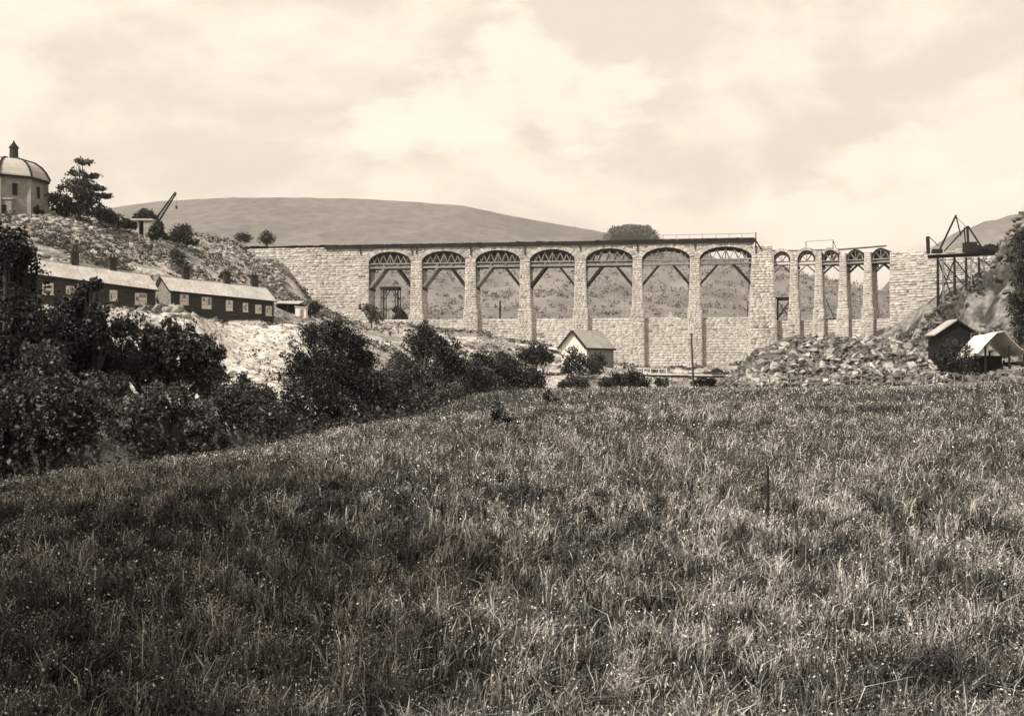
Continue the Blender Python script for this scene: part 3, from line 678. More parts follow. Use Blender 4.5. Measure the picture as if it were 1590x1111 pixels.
# ------------------------------------------------------------------ cottages on the hillside
def wall_frame(A, B): 
    U = (Vector((B.x, B.y, 0))-Vector((A.x, A.y, 0))).normalized(); return U, Vector((U.y, -U.x, 0))
def terrace(A, B, zb, hA, hB, depth, wins, chims, label, gable_left=True, post=None):
    A = Vector(A); B = Vector(B); U, Nn = wall_frame(A, B); S = (Vector((B.x, B.y, 0))-Vector((A.x, A.y, 0))).length
    t = empty('terraced_cottage', ((A.x+B.x)/2, (A.y+B.y)/2, zb), label, 'cottage row')
    ze = A.z+hA
    def W(u, d, z): return Vector((A.x, A.y, 0))+U*u-Nn*d+Z3*z
    dz = (B.z+hB)-(A.z+hA)
    def E(u): return ze+dz*u/S        # the rows step down the slope: eaves follow it
    body = MB(); body.hexa([W(0,0,zb-2), W(S,0,zb-2), W(S,depth,zb-2), W(0,depth,zb-2), W(0,0,E(0)), W(S,0,E(S)), W(S,depth,E(S)), W(0,depth,E(0))])
    rise = 1.75; h = depth/2
    for u, s in ((0, 1), (S-.1, 1)):
        body.add([W(u,0,E(u)), W(u,depth,E(u)), W(u,h,E(u)+rise), W(u+.1,0,E(u)), W(u+.1,depth,E(u)), W(u+.1,h,E(u)+rise)], [(0,1,2),(5,4,3),(0,2,5,3),(1,4,5,2)])
    body.build('wall', BOARD, t)
    cl = MB(); z = zb-1.8
    while z < E(0)-.1:      # clapboards on the long front
        cl.hexa([W(0,-.02,z), W(S,-.02,z), W(S,0,z+.16), W(0,0,z+.16), W(0,-.05,z-.02), W(S,-.05,z-.02), W(S,-.02,z+.15), W(0,-.02,z+.15)]) if z < min(E(0), E(S))-.2 else None
        z += .22
    cl.build('clapboard', BOARD, t, kind='stuff')
    gb = MB(); z = zb-1.8
    while z < E(0)+rise-.12:
        k = 0 if z < E(0) else (z-E(0))/rise*h
        gb.hexa([W(-.05,k,z), W(-.05,depth-k,z), W(0,depth-k,z), W(0,k,z), W(-.03,k,z+.2), W(-.03,depth-k,z+.2), W(0,depth-k,z+.2), W(0,k,z+.2)]); z += .22
    gb.build('gable_board', GABLE, t, kind='stuff')  # gable paler than the front boards, sunlit tone put into the colour
    # roof: two slopes with laid sheets
    ov = .35; k = rise/h
    for s in (0, 1):
        d0, d1 = (-ov, h) if s == 0 else (depth+ov, h)
        z0 = -ov*k
        n = int(S/1.0); rf = MB()
        for i in range(n):
            ua = -.3+(S+.6)*i/n; ub = -.3+(S+.6)*(i+1)/n-.03; w_ = R.uniform(0, .03)
            f = [W(ua,d0,E(ua)+z0+w_), W(ub,d0,E(ub)+z0+w_), W(ub,d1,E(ub)+rise+w_), W(ua,d1,E(ua)+rise+w_)]
            if s: f = f[::-1]
            rf.hexa(f+[p+Z3*.1 for p in f])
        rf.build('roof', SLATE, t)
    MB().bar(W(-.3,h,E(0)+rise+.12), W(S+.3,h,E(S)+rise+.12), .25, .12).build('ridge', SLATE, t)
    for dd in (-ov-.02,): MB().bar(W(-.3,dd,E(-.3)-ov*k+.02), W(S+.3,dd,E(S)-ov*k+.02), .06, .14).build('fascia', TARRED, t)
    # barge boards on the gable
    for sgn in (0, 1):
        d0 = -ov if sgn == 0 else depth+ov
        MB().bar(W(-.33,d0,E(0)-ov*k), W(-.33,h,E(0)+rise+.02), .06, .2).build('barge_board', TARRED, t)
    for (f, ww, wh, zz) in wins:
        u = S*f; zc_ = E(u)-zz
        fr = MB()
        fr.bar(W(u-ww/2,-.08,zc_-wh/2), W(u+ww/2,-.08,zc_-wh/2), .08, .09).bar(W(u-ww/2,-.08,zc_+wh/2), W(u+ww/2,-.08,zc_+wh/2), .08, .09)
        fr.bar(W(u-ww/2,-.08,zc_-wh/2), W(u-ww/2,-.08,zc_+wh/2), .08, .09).bar(W(u+ww/2,-.08,zc_-wh/2), W(u+ww/2,-.08,zc_+wh/2), .08, .09)
        win = fr.build('window', WHITE, t)
        nx_, nz_ = 3, 3
        for a in range(nx_):
            for c in range(nz_):
                x0 = u-ww/2+ww*a/nx_+.02; x1 = u-ww/2+ww*(a+1)/nx_-.02; y0 = zc_-wh/2+wh*c/nz_+.02; y1 = zc_-wh/2+wh*(c+1)/nz_-.02
                m = MB().hexa([W(x0,-.06,y0), W(x1,-.06,y0), W(x1,-.03,y0), W(x0,-.03,y0), W(x0,-.06,y1), W(x1,-.06,y1), W(x1,-.03,y1), W(x0,-.03,y1)]).build('pane', BLIND if R.random() < .8 else GABLE, win)
        MB().bar(W(u-ww/6,-.075,zc_-wh/2), W(u-ww/6,-.075,zc_+wh/2), .03, .04).bar(W(u+ww/6,-.075,zc_-wh/2), W(u+ww/6,-.075,zc_+wh/2), .03, .04).build('glazing_bar', WHITE, win)
        MB().bar(W(u-ww/2-.08,-.12,zc_-wh/2-.08), W(u+ww/2+.08,-.12,zc_-wh/2-.08), .14, .07).build('sill', WHITE, win)
    for f in chims:
        u = S*f; zr = E(u)+rise
        c = W(u,h+.1,0); rot = Matrix.Rotation(math.atan2(U.y, U.x), 3, 'Z')
        ch = MB(); ch.box(c+Z3*(zr+.5), (.8, .6, 1.8), rot)
        c_ = ch.build('chimney', BRICK, t)
        MB().box(c+Z3*(zr+1.45), (1.0, .8, .14), rot).build('chimney_cap', BRICK, c_)
        for q in (-.2, .2):
            p = c+U*q+Z3*(zr+1.5); MB().tube([p, p+Z3*.45], [.12, .1], 7).build('chimney_pot', BRICK, c_)
    for (f, hh) in (post or []):
        MB().bar(W(S*f,-.12,zb-2), W(S*f,-.12,E(S*f)), .16).build('downpipe', IRON, t)
    return t, W, E, S
A1 = at(40, 480, 117.3); A1.z = 8.1
C1 = at(241, 480, 126)
cA = (A1.x, A1.y, 8.6); cB = (C1.x, C1.y, 8.0)
# eaves measured at both ends
eA = (HOR-422)/F*117.3; eB = (HOR-448.5)/F*126
terrace((cA[0], cA[1], 0), (cB[0], cB[1], 0), 7.2, eA, eB, 5.4, [(.16, 1.05, 1.15, 1.5), (.33, .9, 1.1, 1.5), (.66, .75, 1.1, 1.35), (.70+.01, .0001, .0001, 1.4), (.88, 1.25, 1.2, 1.35)][:3]+[(.88, 1.25, 1.2, 1.35)], [.42, .72], 'long dark boarded cottage row, left one of two, half hidden by trees with two chimneys')
A2 = at(265.5, 484, 132); B2 = at(425, 500, 140.4)
eA = (HOR-450)/F*132; eB = (HOR-466)/F*140.4
terrace((A2.x, A2.y, 0), (B2.x, B2.y, 0), 7.3, eA, eB, 5.5, [(.12, 1.0, 1.15, 1.0), (.33, 1.15, 1.3, 1.15), (.55, .8, 1.15, 1.2), (.71, .6, 1.0, 1.25), (.84, .75, .95, 1.3), (.95, .85, 1.1, 1.4)], [.22, .62, .90], 'dark boarded cottage row with pale left gable, three chimneys and a row of small windows', post=[(.90, 1), (.985, 1)])
# low dark shed and whitewashed privy beyond the row
sd = empty('shed', at(445, 488, 158), 'low open fronted dark shed beyond the right end of the cottage rows', 'shed')
A = at(430, 488, 158); B = at(462, 490, 158); zt = (HOR-471)/F*158
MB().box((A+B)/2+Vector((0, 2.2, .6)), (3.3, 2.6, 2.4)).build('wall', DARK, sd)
MB().hexa([Vector((x, y, z+q)) for q in (0, .12) for x, y, z in ((A.x-.4, A.y-.3, zt), (B.x+.3, B.y-.3, zt-.1), (B.x+.3, B.y+3.5, zt+.5), (A.x-.4, A.y+3.5, zt+.5))]).build('roof', SLATE, sd)
for p in (A, (A+B)/2, B): MB().bar(p-Z3*.8, Vector((p.x, p.y, zt)), .14).build('post', TARRED, sd)
pv = empty('outhouse', at(468, 489, 156), 'tiny whitewashed outhouse with flat lid roof right of the low shed', 'outhouse')
c = at(468, 486, 156); MB().box(c, (1.5, 1.4, 1.5)).build('wall', WHITE, pv); MB().box(c+Z3*.82, (1.7, 1.6, .14), Matrix.Rotation(.1, 3, 'Y')).build('roof', SLATE, pv)
MB().box(c+Vector((.2, -.71, -.05)), (.5, .04, 1.1)).build('door', GABLE, pv)

# ------------------------------------------------------------------ domed polygonal valve tower, upper left
Yt = 170; c0 = at(14, 280, Yt); c0.z = 0
vt = empty('valve_tower', (c0.x, c0.y, 27), 'round stone tower house with pale domed roof and dark lantern turret', 'tower')
def octring(r, z, n=8, rot=.25): return [c0+Vector((r*math.cos(2*math.pi*(k+rot)/n), r*math.sin(2*math.pi*(k+rot)/n), z)) for k in range(n)]
ze = (HOR-280)/F*Yt
def loft(rings, n=8, cap=True):
    m = MB(); b = 0
    for r in rings: m.v += [tuple(p) for p in r]
    for i in range(len(rings)-1):
        for k in range(n): m.f.append((i*n+k, i*n+(k+1)%n, (i+1)*n+(k+1)%n, (i+1)*n+k))
    if cap: m.f.append(tuple((len(rings)-1)*n+k for k in range(n)))
    return m
loft([octring(5.6, 23), octring(5.45, ze-1.4), octring(5.3, ze)]).build('wall', mat('drum_stone', .27, n=.5, var=.3, bump=.5, bscale=4), vt)
rings = [(5.9, ze), (5.85, ze+.25), (5.35, ze+1.2), (4.7, ze+2.0), (3.7, ze+2.7), (2.3, ze+3.1), (.9, ze+3.3)]
loft([octring(r, z) for r, z in rings]).build('roof', mat('dome_sheet', .5, n=.6, var=.15), vt)
for k in range(8):
    MB().tube([octring(r+.08, z+.05)[k] for r, z in rings], [.16]*len(rings), 5).build('roof_rib', TARRED, vt)
loft([octring(5.95, ze-.35), octring(6.0, ze-.02)]).build('cornice', TARRED, vt)
for k in range(8):
    a, b = octring(5.52, 24)[k], octring(5.38, ze-.4)[k]; MB().bar(a, b, .55).build('buttress', mat('drum_stone', .27, n=.5, var=.3, bump=.5, bscale=4) if k == 0 else bpy.data.materials['drum_stone'], vt)
    p0 = (octring(5.25, 0)[k]+octring(5.25, 0)[(k+1)%8])/2; dd = (p0-c0).normalized()
    MB().box(p0+dd*.15+Z3*(ze-2.1), (.2, .7, 1.8), Matrix.Rotation(math.atan2(dd.y, dd.x), 3, 'Z')).build('window', DARK, vt)
cc = at(21.5, 255, Yt); sh = Vector((cc.x-c0.x, 0, 0))
tr = MB(); 
lant = loft([[p+sh for p in octring(.68, ze+2.9)], [p+sh for p in octring(.62, ze+5.0)]]).build('lantern', BRICK, vt)
loft([[p+sh for p in octring(.8, ze+5.0)], [p+sh for p in octring(.5, ze+5.4)], [p+sh for p in octring(.2, ze+5.8)], [p+sh for p in octring(.04, ze+6.2)]]).build('lantern_roof', TARRED, lant)
# lean-to porch at its foot
pc = at(8, 326, 166); ph = empty('porch', pc-Z3*2, 'small dark doored stone porch at the foot of the domed tower', 'porch')
MB().box(pc, (3.0, 2.4, 3.2)).build('wall', GABLE, ph); MB().box(pc+Vector((0, 0, 1.7)), (3.4, 2.8, .2), Matrix.Rotation(.12, 3, 'X')).build('roof', SLATE, ph)
MB().box(pc+Vector((.2, -1.22, -.4)), (1.1, .06, 2.0)).build('door', DARK, ph)

# flat roofed hut on the hill and the crane jib behind it
hc = at(220, 362, 190); ht = empty('hut', hc, 'small pale flat roofed hut with a dark doorway on the hill skyline', 'hut')
zr = (HOR-342)/F*190; 
for x0, x1, m_, dy in ((-1.65, -.45, WHITE, 0), (.35, 1.55, WHITE, 0)): MB().box(Vector((hc.x+(x0+x1)/2, 190, (zr+hc.z)/2-.6)), (x1-x0, .2, zr-hc.z+1.2)).build('wall', mat('hut_render', .36, n=1, var=.25), ht)
MB().box(Vector((hc.x, 192.6, (zr+hc.z)/2-.5)), (3.1, .2, zr-hc.z+1)).build('wall', WHITE, ht)
MB().box(Vector((hc.x-1.55, 191.3, (zr+hc.z)/2-.5)), (.2, 2.5, zr-hc.z+1)).build('wall', WHITE, ht)
MB().box(Vector((hc.x+1.5, 191.3, (zr+hc.z)/2-.5)), (.2, 2.5, zr-hc.z+1)).build('wall', WHITE, ht)
MB().box(Vector((hc.x-.05, 191.3, zr+.1)), (4.2, 3.4, .28)).build('roof', SLATE, ht)
MB().box(Vector((hc.x-.05, 190.6, (zr+hc.z)/2-.3)), (.8, .1, zr-hc.z+.4)).build('door', DARK, ht)
cr = empty('crane', at(247, 345, 194), 'slanting lattice crane jib rising from bushes on the hill skyline', 'crane')
a = at(244, 342, 194); b = at(273, 299, 194); d_ = (b-a).normalized(); pz = Vector((d_.z, 0, -d_.x))
for s in (-1, 1):
    for q in (-.25, .25): MB().bar(a+pz*.35*s+Vector((0, q, 0)), b+pz*.12*s+Vector((0, q*.4, 0)), .13).build('jib_chord', TARRED, cr)
lc = MB()
for i in range(12):
    p = a+(b-a)*(i/12); q = a+(b-a)*((i+1)/12); s = 1 if i % 2 else -1
    lc.bar(p+pz*.33*s, q-pz*.3*s, .08)
lc.build('lacing', TARRED, cr)
MB().bar(a-Z3*3.5, a+Z3*.8, .4).build('mast', TARRED, cr); MB().box(a-Z3*2.0, (1.6, 1.4, 1.2)).build('winch_house', TARRED, cr)
MB().bar(b, at(274, 319, 194), .04).build('rope', IRON, cr); MB().box(at(274, 322, 194), (.35, .3, .5)).build('hook_block', IRON, cr)

# ------------------------------------------------------------------ pale hut below the dam
Yh = 190
hA = at(872, 560, Yh); g0 = at(911, 560, Yh-1.5); hB = at(951, 560, Yh+3.2)
hh = empty('hut', (g0.x, g0.y, 2.2), 'pale gabled timber hut with grey roof standing in bushes below the dam', 'hut')
U, Nn = wall_frame(g0, hB); Sx = (Vector((hB.x, hB.y, 0))-Vector((g0.x, g0.y, 0))).length
Gd = (Vector((hA.x, hA.y, 0))-Vector((g0.x, g0.y, 0))); Gw = Gd.length; Gd.normalize(); 
zev = (HOR-538)/F*Yh; zap = (HOR-514)/F*Yh; zfl = .6
def H(g, u, z): return Vector((g0.x, g0.y, 0))+Gd*g+U*u+Z3*z
MB().hexa([H(0,0,zfl), H(0,Sx,zfl), H(Gw,Sx,zfl), H(Gw,0,zfl), H(0,0,zev), H(0,Sx,zev), H(Gw,Sx,zev), H(Gw,0,zev)]).build('wall', WHITE, hh)
MB().add([H(0,0,zev), H(Gw,0,zev), H(Gw/2,0,zap), H(0,.12,zev), H(Gw,.12,zev), H(Gw/2,.12,zap)], [(0,1,2),(5,4,3),(0,2,5,3),(1,4,5,2)]).build('gable', WHITE, hh)
MB().add([H(0,Sx,zev), H(Gw,Sx,zev), H(Gw/2,Sx,zap), H(0,Sx-.12,zev), H(Gw,Sx-.12,zev), H(Gw/2,Sx-.12,zap)], [(0,1,2),(5,4,3),(0,2,5,3),(1,4,5,2)]).build('gable', WHITE, hh)
kk = (zap-zev)/(Gw/2); o_ = .35
for (ga, za) in ((-o_, zev-o_*kk), (Gw+o_, zev-o_*kk)):
    f = [H(ga,-.5,za), H(ga,Sx+.4,za), H(Gw/2,Sx+.4,zap), H(Gw/2,-.5,zap)]
    MB().hexa([p+Z3*.03 for p in f]+[p+Z3*.2 for p in f]).build('roof', mat('felt_grey', .4, n=.8, var=.25), hh)
    MB().bar(H(ga,-.55,za), H(Gw/2,-.55,zap+.05), .1, .36).build('barge_board', TARRED, hh)
MB().bar(H(-o_-.05,-.5,zev-o_*kk), H(-o_-.05,Sx+.4,zev-o_*kk), .14, .28).build('gutter', TARRED, hh)
u = .05
while u < Sx:
    MB().hexa([H(-.02,u,zfl), H(-.02,u+.3,zfl), H(-.07,u+.3,zfl), H(-.07,u,zfl), H(-.02,u,zev-.1), H(-.02,u+.3,zev-.1), H(-.07,u+.3,zev-.1), H(-.07,u,zev-.1)]).build('plank', GABLE, hh); u += .34  # side greyer than the gable, shaded tone put into the colour
for u in (.1, Sx*.36, Sx*.66, Sx-.05): MB().bar(H(-.14,u,zfl), H(-.14,u,zev), .16).build('post', TIMBER, hh)

# ------------------------------------------------------------------ footbridge, wall, pole beyond the meadow
fb = empty('footbridge', at(1015, 585, 120), 'low white painted plank footbridge with a short rail below the dam', 'footbridge')
za = (HOR-580)/F*122; zb_ = (HOR-583)/F*122
a = fpt(985, 122)+Z3*za; b = fpt(1139, 122)+Z3*zb_
MB().bar(a, b, 1.6, .17).build('deck', WHITE, fb); MB().bar(a-Vector((0, .84, .18)), b-Vector((0, .84, .18)), .12, .18).build('beam', TARRED, fb)
MB().bar(at(985, 571.5, 121.3), at(1036, 573, 121.3), .07, .09).build('handrail', WHITE, fb)
for px in (986, 999, 1010, 1023, 1035): MB().bar(at(px, 571.5, 121.3), at(px, 580, 121.3), .08).build('handrail_post', WHITE, fb)
MB().bar(at(1078, 575.5, 121.3), at(1112, 577, 121.3), .05).build('handrail', TIMBER, fb)
ab = empty('abutment', at(1056, 592, 121), 'square pale stone pier carrying the middle of the white footbridge', 'stone pier')
for k in range(5):
    for q in range(3): MB().box(fpt(1046+q*8.5, 121.6)+Z3*(-1.1+k*.36+.1)+Vector((.1*(k % 2), 0, 0)), (.56, .9, .34), Matrix.Rotation(R.uniform(-.04, .04), 3, 'Z')).build('stone', RUBBLE, ab)
pole(1077.5, 104, -1.6, (HOR-517)/F*104, .11, 'tall thin leaning pole standing in front of the footbridge', lean=-.25, m=BARK)
# upturned boat shape on the bridge bank
bt = MB(); c = at(1113, 578, 121.3)
for i in range(6):
    x0 = -.75+i*.25; f0 = math.sin(math.pi*(i+.2)/6.4)*.42*(1+.3*(i%2)); f1 = math.sin(math.pi*(i+1.2)/6.4)*.4 if i < 5 else .05
    bt.hexa([c+Vector((x0, -.5, 0)), c+Vector((x0+.24, -.5, 0)), c+Vector((x0+.24, .5, 0)), c+Vector((x0, .5, 0)), c+Vector((x0, -.3, f0)), c+Vector((x0+.24, -.3, f1)), c+Vector((x0+.24, .3, f1)), c+Vector((x0, .3, f0))])
tag(bt.build('tarpaulin_heap', TARRED), 'small dark humped heap lying on the right end of the footbridge', 'heap')

# pale road with hedge wall slanting down in front of the left piers
rd = []
rp = [(676, 511, 246), (720, 517.5, 243), (770, 527, 240), (815, 533, 238), (842, 537, 236)]
mb = MB()
for i in range(len(rp)-1):
    a = at(*rp[i]); b = at(*rp[i+1]); n = 8
    for k in range(n):
        p = a+(b-a)*(k/n); q = a+(b-a)*((k+.92)/n); mb.bar(p+Z3*.15, q+Z3*.15, .6, R.uniform(.7, 1.0))
tag(mb.build('dry_stone_wall', STONE), 'low dark capped wall slanting down in front of the left piers', 'stone wall')
nv = len(mb.v)//8; a_ = bpy.data.objects['dry_stone_wall'].data.attributes.new('tone', 'FLOAT', 'POINT'); a_.data.foreach_set('value', np.repeat(np.random.default_rng(3).uniform(.12, .35, nv), 8))
mb = MB(); n = 30
for i in range(n):
    px0 = 600+i*9; 
    a = at(px0, np.interp(px0, [600, 700, 842, 880], [513, 525, 540, 543]), np.interp(px0, [600, 880], [238, 228])); px1 = px0+9
    b = at(px1, np.interp(px1, [600, 700, 842, 880], [513, 525, 540, 543]), np.interp(px1, [600, 880], [238, 228]))
    mb.bar(a+Z3*.1, b+Z3*.1, 3.0, .5)
tag(mb.build('path', WHITE), kind='structure')

# ------------------------------------------------------------------ derrick and staging on the right wall
dr = empty('derrick', at(1480, 395, 222), 'timber derrick crane with raking legs standing on the high staging', 'derrick crane')
YD = 221
def D(px, py, dy=0): return at(px, py, YD+dy)
MB().bar(D(1457, 392), D(1484.5, 334), .3).build('jib', TARRED, dr)
MB().bar(D(1484, 334), D(1492, 366), .2).build('tie_rod', TARRED, dr)
MB().bar(D(1466, 390, 3), D(1501, 352), .22).build('back_leg', TARRED, dr)
MB().bar(D(1502, 351), D(1504, 390), .36).build('mast', TARRED, dr)
MB().bar(D(1497, 353), D(1500, 388, 1), .2).build('mast', TARRED, dr)
MB().bar(D(1503, 351), D(1526, 386, 3), .22).build('back_leg', TARRED, dr)
MB().bar(D(1484, 336), D(1500, 352), .08).build('rope', IRON, dr)
MB().bar(D(1443, 368), D(1458, 382), .12).build('tie_rod', TARRED, dr)
MB().bar(D(1440.5, 367), D(1441.5, 394), .55).build('post', TARRED, dr)
MB().box(D(1506, 384, .5), (2.3, 1.8, 2.0)).build('winch_house', TARRED, dr); MB().box(D(1455, 390, 0), (1.8, 1.4, .8)).build('winch_drum', TARRED, dr)
st = empty('staging', at(1480, 500, 222), 'tall cross braced timber staging standing against the right hand wall', 'scaffold')
for px, yb, m_ in ((1456, 500, TARRED), (1464, 497, TIMBER), (1500, 470, TARRED), (1508, 470, TIMBER), (1527, 452, TIMBER), (1545, 440, TIMBER), (1482, 486, TARRED), (1520, 455, TARRED), (1562, 425, TARRED)):
    for dy in (0, 3.2):
        MB().bar(D(px, 398, dy)-Z3*.2, D(px+ (2 if dy else 0), yb+22, dy), .34 if m_ is TARRED else .26).build('leg', m_, st)
for a, b, m_ in (((1460, 402), (1502, 448), TARRED), ((1500, 402), (1462, 440), TIMBER), ((1464, 420), (1500, 465), TIMBER), ((1508, 402), (1545, 440), TIMBER), ((1545, 400), (1512, 445), TIMBER), ((1527, 402), (1550, 428), TIMBER), ((1456, 402), (1482, 470), TARRED), ((1482, 402), (1456, 470), TARRED), ((1482, 402), (1520, 450), TARRED), ((1520, 402), (1486, 470), TIMBER), ((1520, 402), (1562, 425), TARRED), ((1456, 440), (1520, 436), TARRED)):
    MB().bar(D(*a), D(*b), .2).build('brace', m_, st)
MB().bar(D(1441, 399), D(1600, 391), .35, .6).build('beam', TARRED, st); MB().bar(D(1441, 399, 3.2), D(1600, 391, 3.2), .35, .6).build('beam', TARRED, st)
for i in range(24):
    px = 1443+i*6.6; MB().bar(D(px, 396-i*.33, -.6), D(px, 396-i*.33, 4), .85, .14).build('plank', TARRED, st)
lt = MB(); r8 = random.Random(8)
for k in range(75):
    px = r8.uniform(1506, 1598); lt.box(D(px, 388-r8.uniform(0, 10)*(px-1500)/90, 1+r8.uniform(0, 2)), (r8.uniform(.5, 2), .8, r8.uniform(.4, 1.3)), Matrix.Rotation(r8.uniform(-.5, .5), 3, 'Y'))
tag(lt.build('loose_timber', TARRED), kind='stuff'); bpy.data.objects['loose_timber.001' if 'loose_timber.001' in bpy.data.objects else 'loose_timber'].parent = None

# ------------------------------------------------------------------ sheds at the foot of the right embankment
Ys = 122
s1 = empty('shed', at(1478, 580, Ys), 'black tarred gabled shed at the foot of the right embankment', 'shed')
xa, xb = at(1450, 0, Ys).x, at(1507, 0, Ys).x; xr = at(1484, 0, Ys).x; ze1 = (HOR-517)/F*Ys; zr1 = (HOR-497)/F*Ys; ze2 = (HOR-514)/F*Ys
MB().hexa([Vector((x, y, z)) for z, zz in ((-1, 0),) for x, y in ((xa+.5, Ys), (xb, Ys), (xb, Ys+3), (xa+.5, Ys+3))]+[Vector((xa+.5, Ys, ze1)), Vector((xb, Ys, ze2)), Vector((xb, Ys+3, ze2)), Vector((xa+.5, Ys+3, ze1))]).build('wall', DARK, s1)
MB().add([(xa+.5, Ys, ze1), (xb, Ys, ze2), (xr, Ys, zr1), (xa+.5, Ys+.1, ze1), (xb, Ys+.1, ze2), (xr, Ys+.1, zr1)], [(0,1,2),(5,4,3),(0,2,5,3),(1,4,5,2)]).build('gable', DARK, s1)
MB().bar((xa-.2, Ys+.9, ze1-.25), (xr, Ys+.9, zr1+.05), 2.6, .16, up=Z3).build('roof', SLATE, s1)
MB().bar((xr, Ys+.9, zr1+.05), (xb+.4, Ys+.9, ze2-.1), 2.6, .16, up=Z3).build('roof', TARRED, s1)
MB().box((xa+1.9, Ys-.04, .6), (1.1, .06, 2.2)).build('door', DARK, s1); MB().bar((xr+.3, Ys+1, zr1-.2), (xr+.3, Ys+1, zr1+.8), .2).build('flue', IRON, s1)
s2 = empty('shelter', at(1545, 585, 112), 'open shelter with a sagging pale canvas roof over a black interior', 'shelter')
rd_ = [(1500, 557, 112), (1516, 546, 112), (1530, 530, 112), (1544, 517, 112), (1556, 516, 112), (1568, 531, 112), (1580, 541, 112), (1592, 547, 112)]
cv = MB(); n = len(rd_); vv = []
for j in range(6):
    for i, (px, py, Y) in enumerate(rd_):
        p = at(px, py, Y); vv.append((p.x, Y-.6+j*1.1, p.z-.10*math.sin(j*1.3+i)-.1*j*(1 if i in (0, 7) else .3)))
m_ = len(vv); vv2 = [(x, y, z+.06) for x, y, z in vv]
for j in range(5):
    for i in range(n-1): 
        a = j*n+i; cv.f.append((a, a+n, a+n+1, a+1)); cv.f.append((m_+a, m_+a+1, m_+a+n+1, m_+a+n))
for i in range(n-1): cv.f.append((i, i+1, m_+i+1, m_+i))
cv.v = vv+vv2; cv.build('canvas_roof', CANVAS, s2)
for px, py in ((1505, 552), (1530, 532), (1567, 532), (1590, 547)):
    for dy in (0, 4.6):
        p = at(px, py, 112); MB().bar((p.x, 112+dy, -1), (p.x, 112+dy, p.z-.25-.1*dy), .16).build('post', TARRED, s2)
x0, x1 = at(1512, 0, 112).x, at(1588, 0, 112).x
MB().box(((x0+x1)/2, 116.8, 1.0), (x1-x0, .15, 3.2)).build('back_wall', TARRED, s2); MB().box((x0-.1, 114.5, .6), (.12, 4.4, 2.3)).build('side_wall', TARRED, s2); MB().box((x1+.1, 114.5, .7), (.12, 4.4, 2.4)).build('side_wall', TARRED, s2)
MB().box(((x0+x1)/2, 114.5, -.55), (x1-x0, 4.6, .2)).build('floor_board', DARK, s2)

# ------------------------------------------------------------------ fences at the meadow edge
def fence(p0, p1, n, rails, h, label, name='fence', sag=0):
    t = empty(name, (p0+p1)/2, label, 'fence')
    r = random.Random(int(p0.x*7)); pts = []
    for i in range(n):
        p = p0+(p1-p0)*(i/(n-1))+Vector((0, r.uniform(-.2, .2), 0)); z = hgt(p.x, p.y); hh_ = h*r.uniform(.85, 1.12)
        a = Vector((p.x, p.y, z-.2)); b = Vector((p.x+r.uniform(-.08, .08), p.y, z+hh_)); pts.append((a, b)); MB().tube([a, b], [.06, .05], 6).build('post', TIMBER, t)
    for i in range(n-1):
        for f in rails:
            if r.random() < .12: continue
            a = pts[i][0].lerp(pts[i][1], f+r.uniform(-.03, .03)); b = pts[i+1][0].lerp(pts[i+1][1], f+r.uniform(-.03, .03)); MB().bar(a-Vector((0, .06, 0)), b-Vector((0, .06, 0)), .035, .08).build('rail', TIMBER, t)
    return t
fence(fpt(1180, 86), fpt(1432, 86), 17, (.92, .62, .35), 1.15, 'grey post and rail fence along the foot of the stone heap')
fence(fpt(1438, 87), fpt(1536, 90), 8, (.95, .6), 1.25, 'short rail fence in front of the black shed')
MB_ = MB(); 
sk = fpt(1190, 11.6); tag(MB().tube([sk+Z3*-1.62, sk+Vector((.02, 0, -1.25)), sk+Vector((.015, 0, -.92))], [.018, .015, .012], 6).build('stake', TARRED), 'thin dark stake standing alone in the meadow grass', 'stake')
